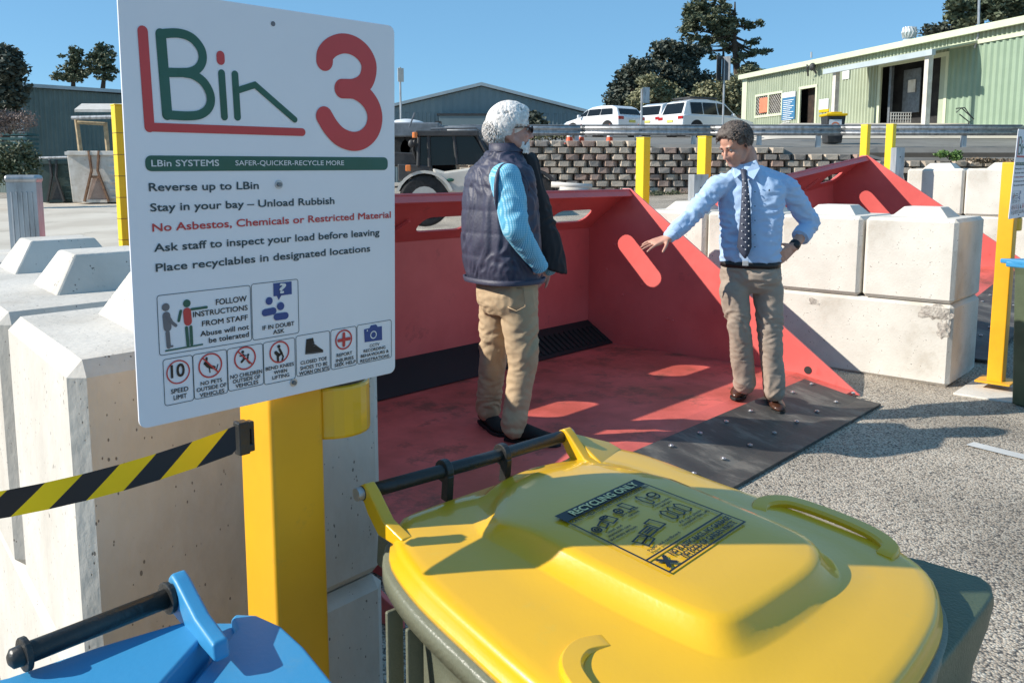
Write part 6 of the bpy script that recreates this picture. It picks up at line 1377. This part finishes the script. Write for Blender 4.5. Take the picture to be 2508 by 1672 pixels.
tree('dense_tree', 'rounded dark tree at the left end of the clump behind the cars', Yp(1545, 300, 74), [(1568, 160, 26, 18), (1550, 185, 34, 26), (1535, 215, 34, 26), (1575, 210, 34, 34), (1512, 245, 26, 22), (1545, 255, 40, 24), (1500, 262, 16, 12), (1585, 180, 26, 24)], 74, M['dark_leaf'], .19, 16, gT, .45, 6)
tree('olive_tree', 'pale olive bushy tree in front of the dark trees, above the cars', Yp(1600, 310, 70), [(1590, 205, 28, 18), (1600, 235, 45, 32), (1640, 235, 35, 30), (1560, 255, 26, 22), (1665, 260, 28, 20)], 70, M['olive_leaf'], .16, 20, gT, .35, 7)
tree('olive_tree', 'pale olive hedge-like tree touching the left end of the green shed', Yp(1770, 310, 66), [(1740, 225, 36, 24), (1780, 215, 30, 28), (1800, 240, 30, 40), (1745, 255, 40, 26), (1805, 205, 18, 18), (1710, 250, 26, 20)], 66, M['olive_leaf'], .16, 20, gT, .35, 8)
tree('pine_tree', 'small dark tree top showing beside the tall pine trunk', Yp(1855, 300, 78), [(1840, 168, 26, 10), (1860, 176, 18, 8), (1820, 180, 20, 10)], 78, M['pine_leaf'], .18, 17, gT, .3, 10, kind='pine')
tree('pine_tree', 'large dark pine over the right end of the green shed roof', Yp(2420, 200, 62), [(2340, 12, 34, 12), (2370, 25, 34, 14), (2400, 10, 40, 14), (2345, 40, 24, 8), (2380, 48, 30, 10), (2450, 15, 44, 22), (2490, 25, 36, 26), (2430, 40, 30, 16), (2360, 58, 18, 6)], 62, M['pine_leaf'], .2, 12, gT, .4, 11, kind='pine')
tree('dense_tree', 'low dark tree just showing over the shed roof', Yp(2290, 200, 66), [(2285, 76, 22, 7), (2330, 70, 26, 8)], 66, M['dark_leaf'], .2, 16, gT, .3, 12)
tree('pine_tree', 'left one of two pines above the dark green shed', Yp(185, 300, 82), [(190, 130, 14, 10), (180, 145, 22, 10), (168, 160, 24, 9), (185, 175, 30, 10), (165, 190, 30, 9), (195, 192, 22, 10), (150, 185, 14, 6)], 82, M['pine_leaf'], .18, 18, gT, .35, 13, kind='pine')
tree('pine_tree', 'right one of two pines above the dark green shed', Yp(255, 300, 82), [(250, 122, 22, 12), (232, 138, 20, 10), (268, 140, 20, 12), (245, 158, 32, 12), (275, 170, 16, 10), (240, 180, 28, 10), (268, 190, 22, 9)], 82, M['pine_leaf'], .18, 17, gT, .35, 14, kind='pine')
tree('dense_tree', 'dark tree cut off by the left edge, above the bushes', Yp(5, 400, 50), [(5, 130, 34, 16), (-10, 160, 45, 24), (25, 170, 28, 20), (5, 200, 40, 24), (20, 240, 28, 24), (-5, 270, 36, 26), (45, 168, 14, 8)], 50, M['dark_leaf'], .17, 13, gT, .35, 15)
tree('dense_tree', 'small dark tree behind the face of the grey-haired man', Yp(1305, 320, 60), [(1305, 285, 14, 12), (1315, 305, 20, 10), (1290, 300, 18, 16)], 60, M['dark_leaf'], .17, 16, gT, .2, 16)
for i, (x, lab) in enumerate(((1360, 'left'), (1395, 'right'))): tree('small_tree', 'tiny distant tree on the skyline, %s one above the guardrail' % lab, Yp(x, 318, 110), [(x, 303, 9, 5), (x + 8, 306, 7, 4)], 110, M['dark_leaf'], .3, 16, gT, .2, 17 + i)
shrub('bush', 'bare pinkish bush at the left edge in front of the timber stack', Yp(25, 330, 37), (1.3, .6, .7), 2200, .06, mat('twig_leaf', (.26, .20, .18), (.12, .10, .09), scale=2, rough=.9), 'bushes at the left edge', seed=21)
shrub('bush', 'dark green bush at the left edge beside the galvanised post', Yp(18, 455, 33), (1.1, .6, 1.1), 3600, .08, M['bush_leaf'], 'bushes at the left edge', seed=22)
shrub('bush', 'dry grassy bush behind the cones beyond the wall', Yp(1345, 345, 29), (1.2, .4, .25), 1500, .05, M['olive_leaf'], seed=23)
# low far hills so that the ground ends in land, not in a line
mb = MB(); P = []; n = 90
for i in range(n + 1):
    a = R(-75) + R(150) * i / n; x, y = math.sin(a) * 700, math.cos(a) * 700; hgt = 20 + 10 * noise.noise(V((a * 3, 1, 0))) + 4 * noise.noise(V((a * 14, 4, 0))); P += [V((x, y, -5)), V((x, y, hgt)), V((x * 1.25, y * 1.25, -5))]
mb.add(P, [(3 * i, 3 * i + 1, 3 * i + 4, 3 * i + 3) for i in range(n)] + [(3 * i + 1, 3 * i + 2, 3 * i + 5, 3 * i + 4) for i in range(n)]); tag(mb.build('hills', M['dark_leaf'], None, True), kind='structure')
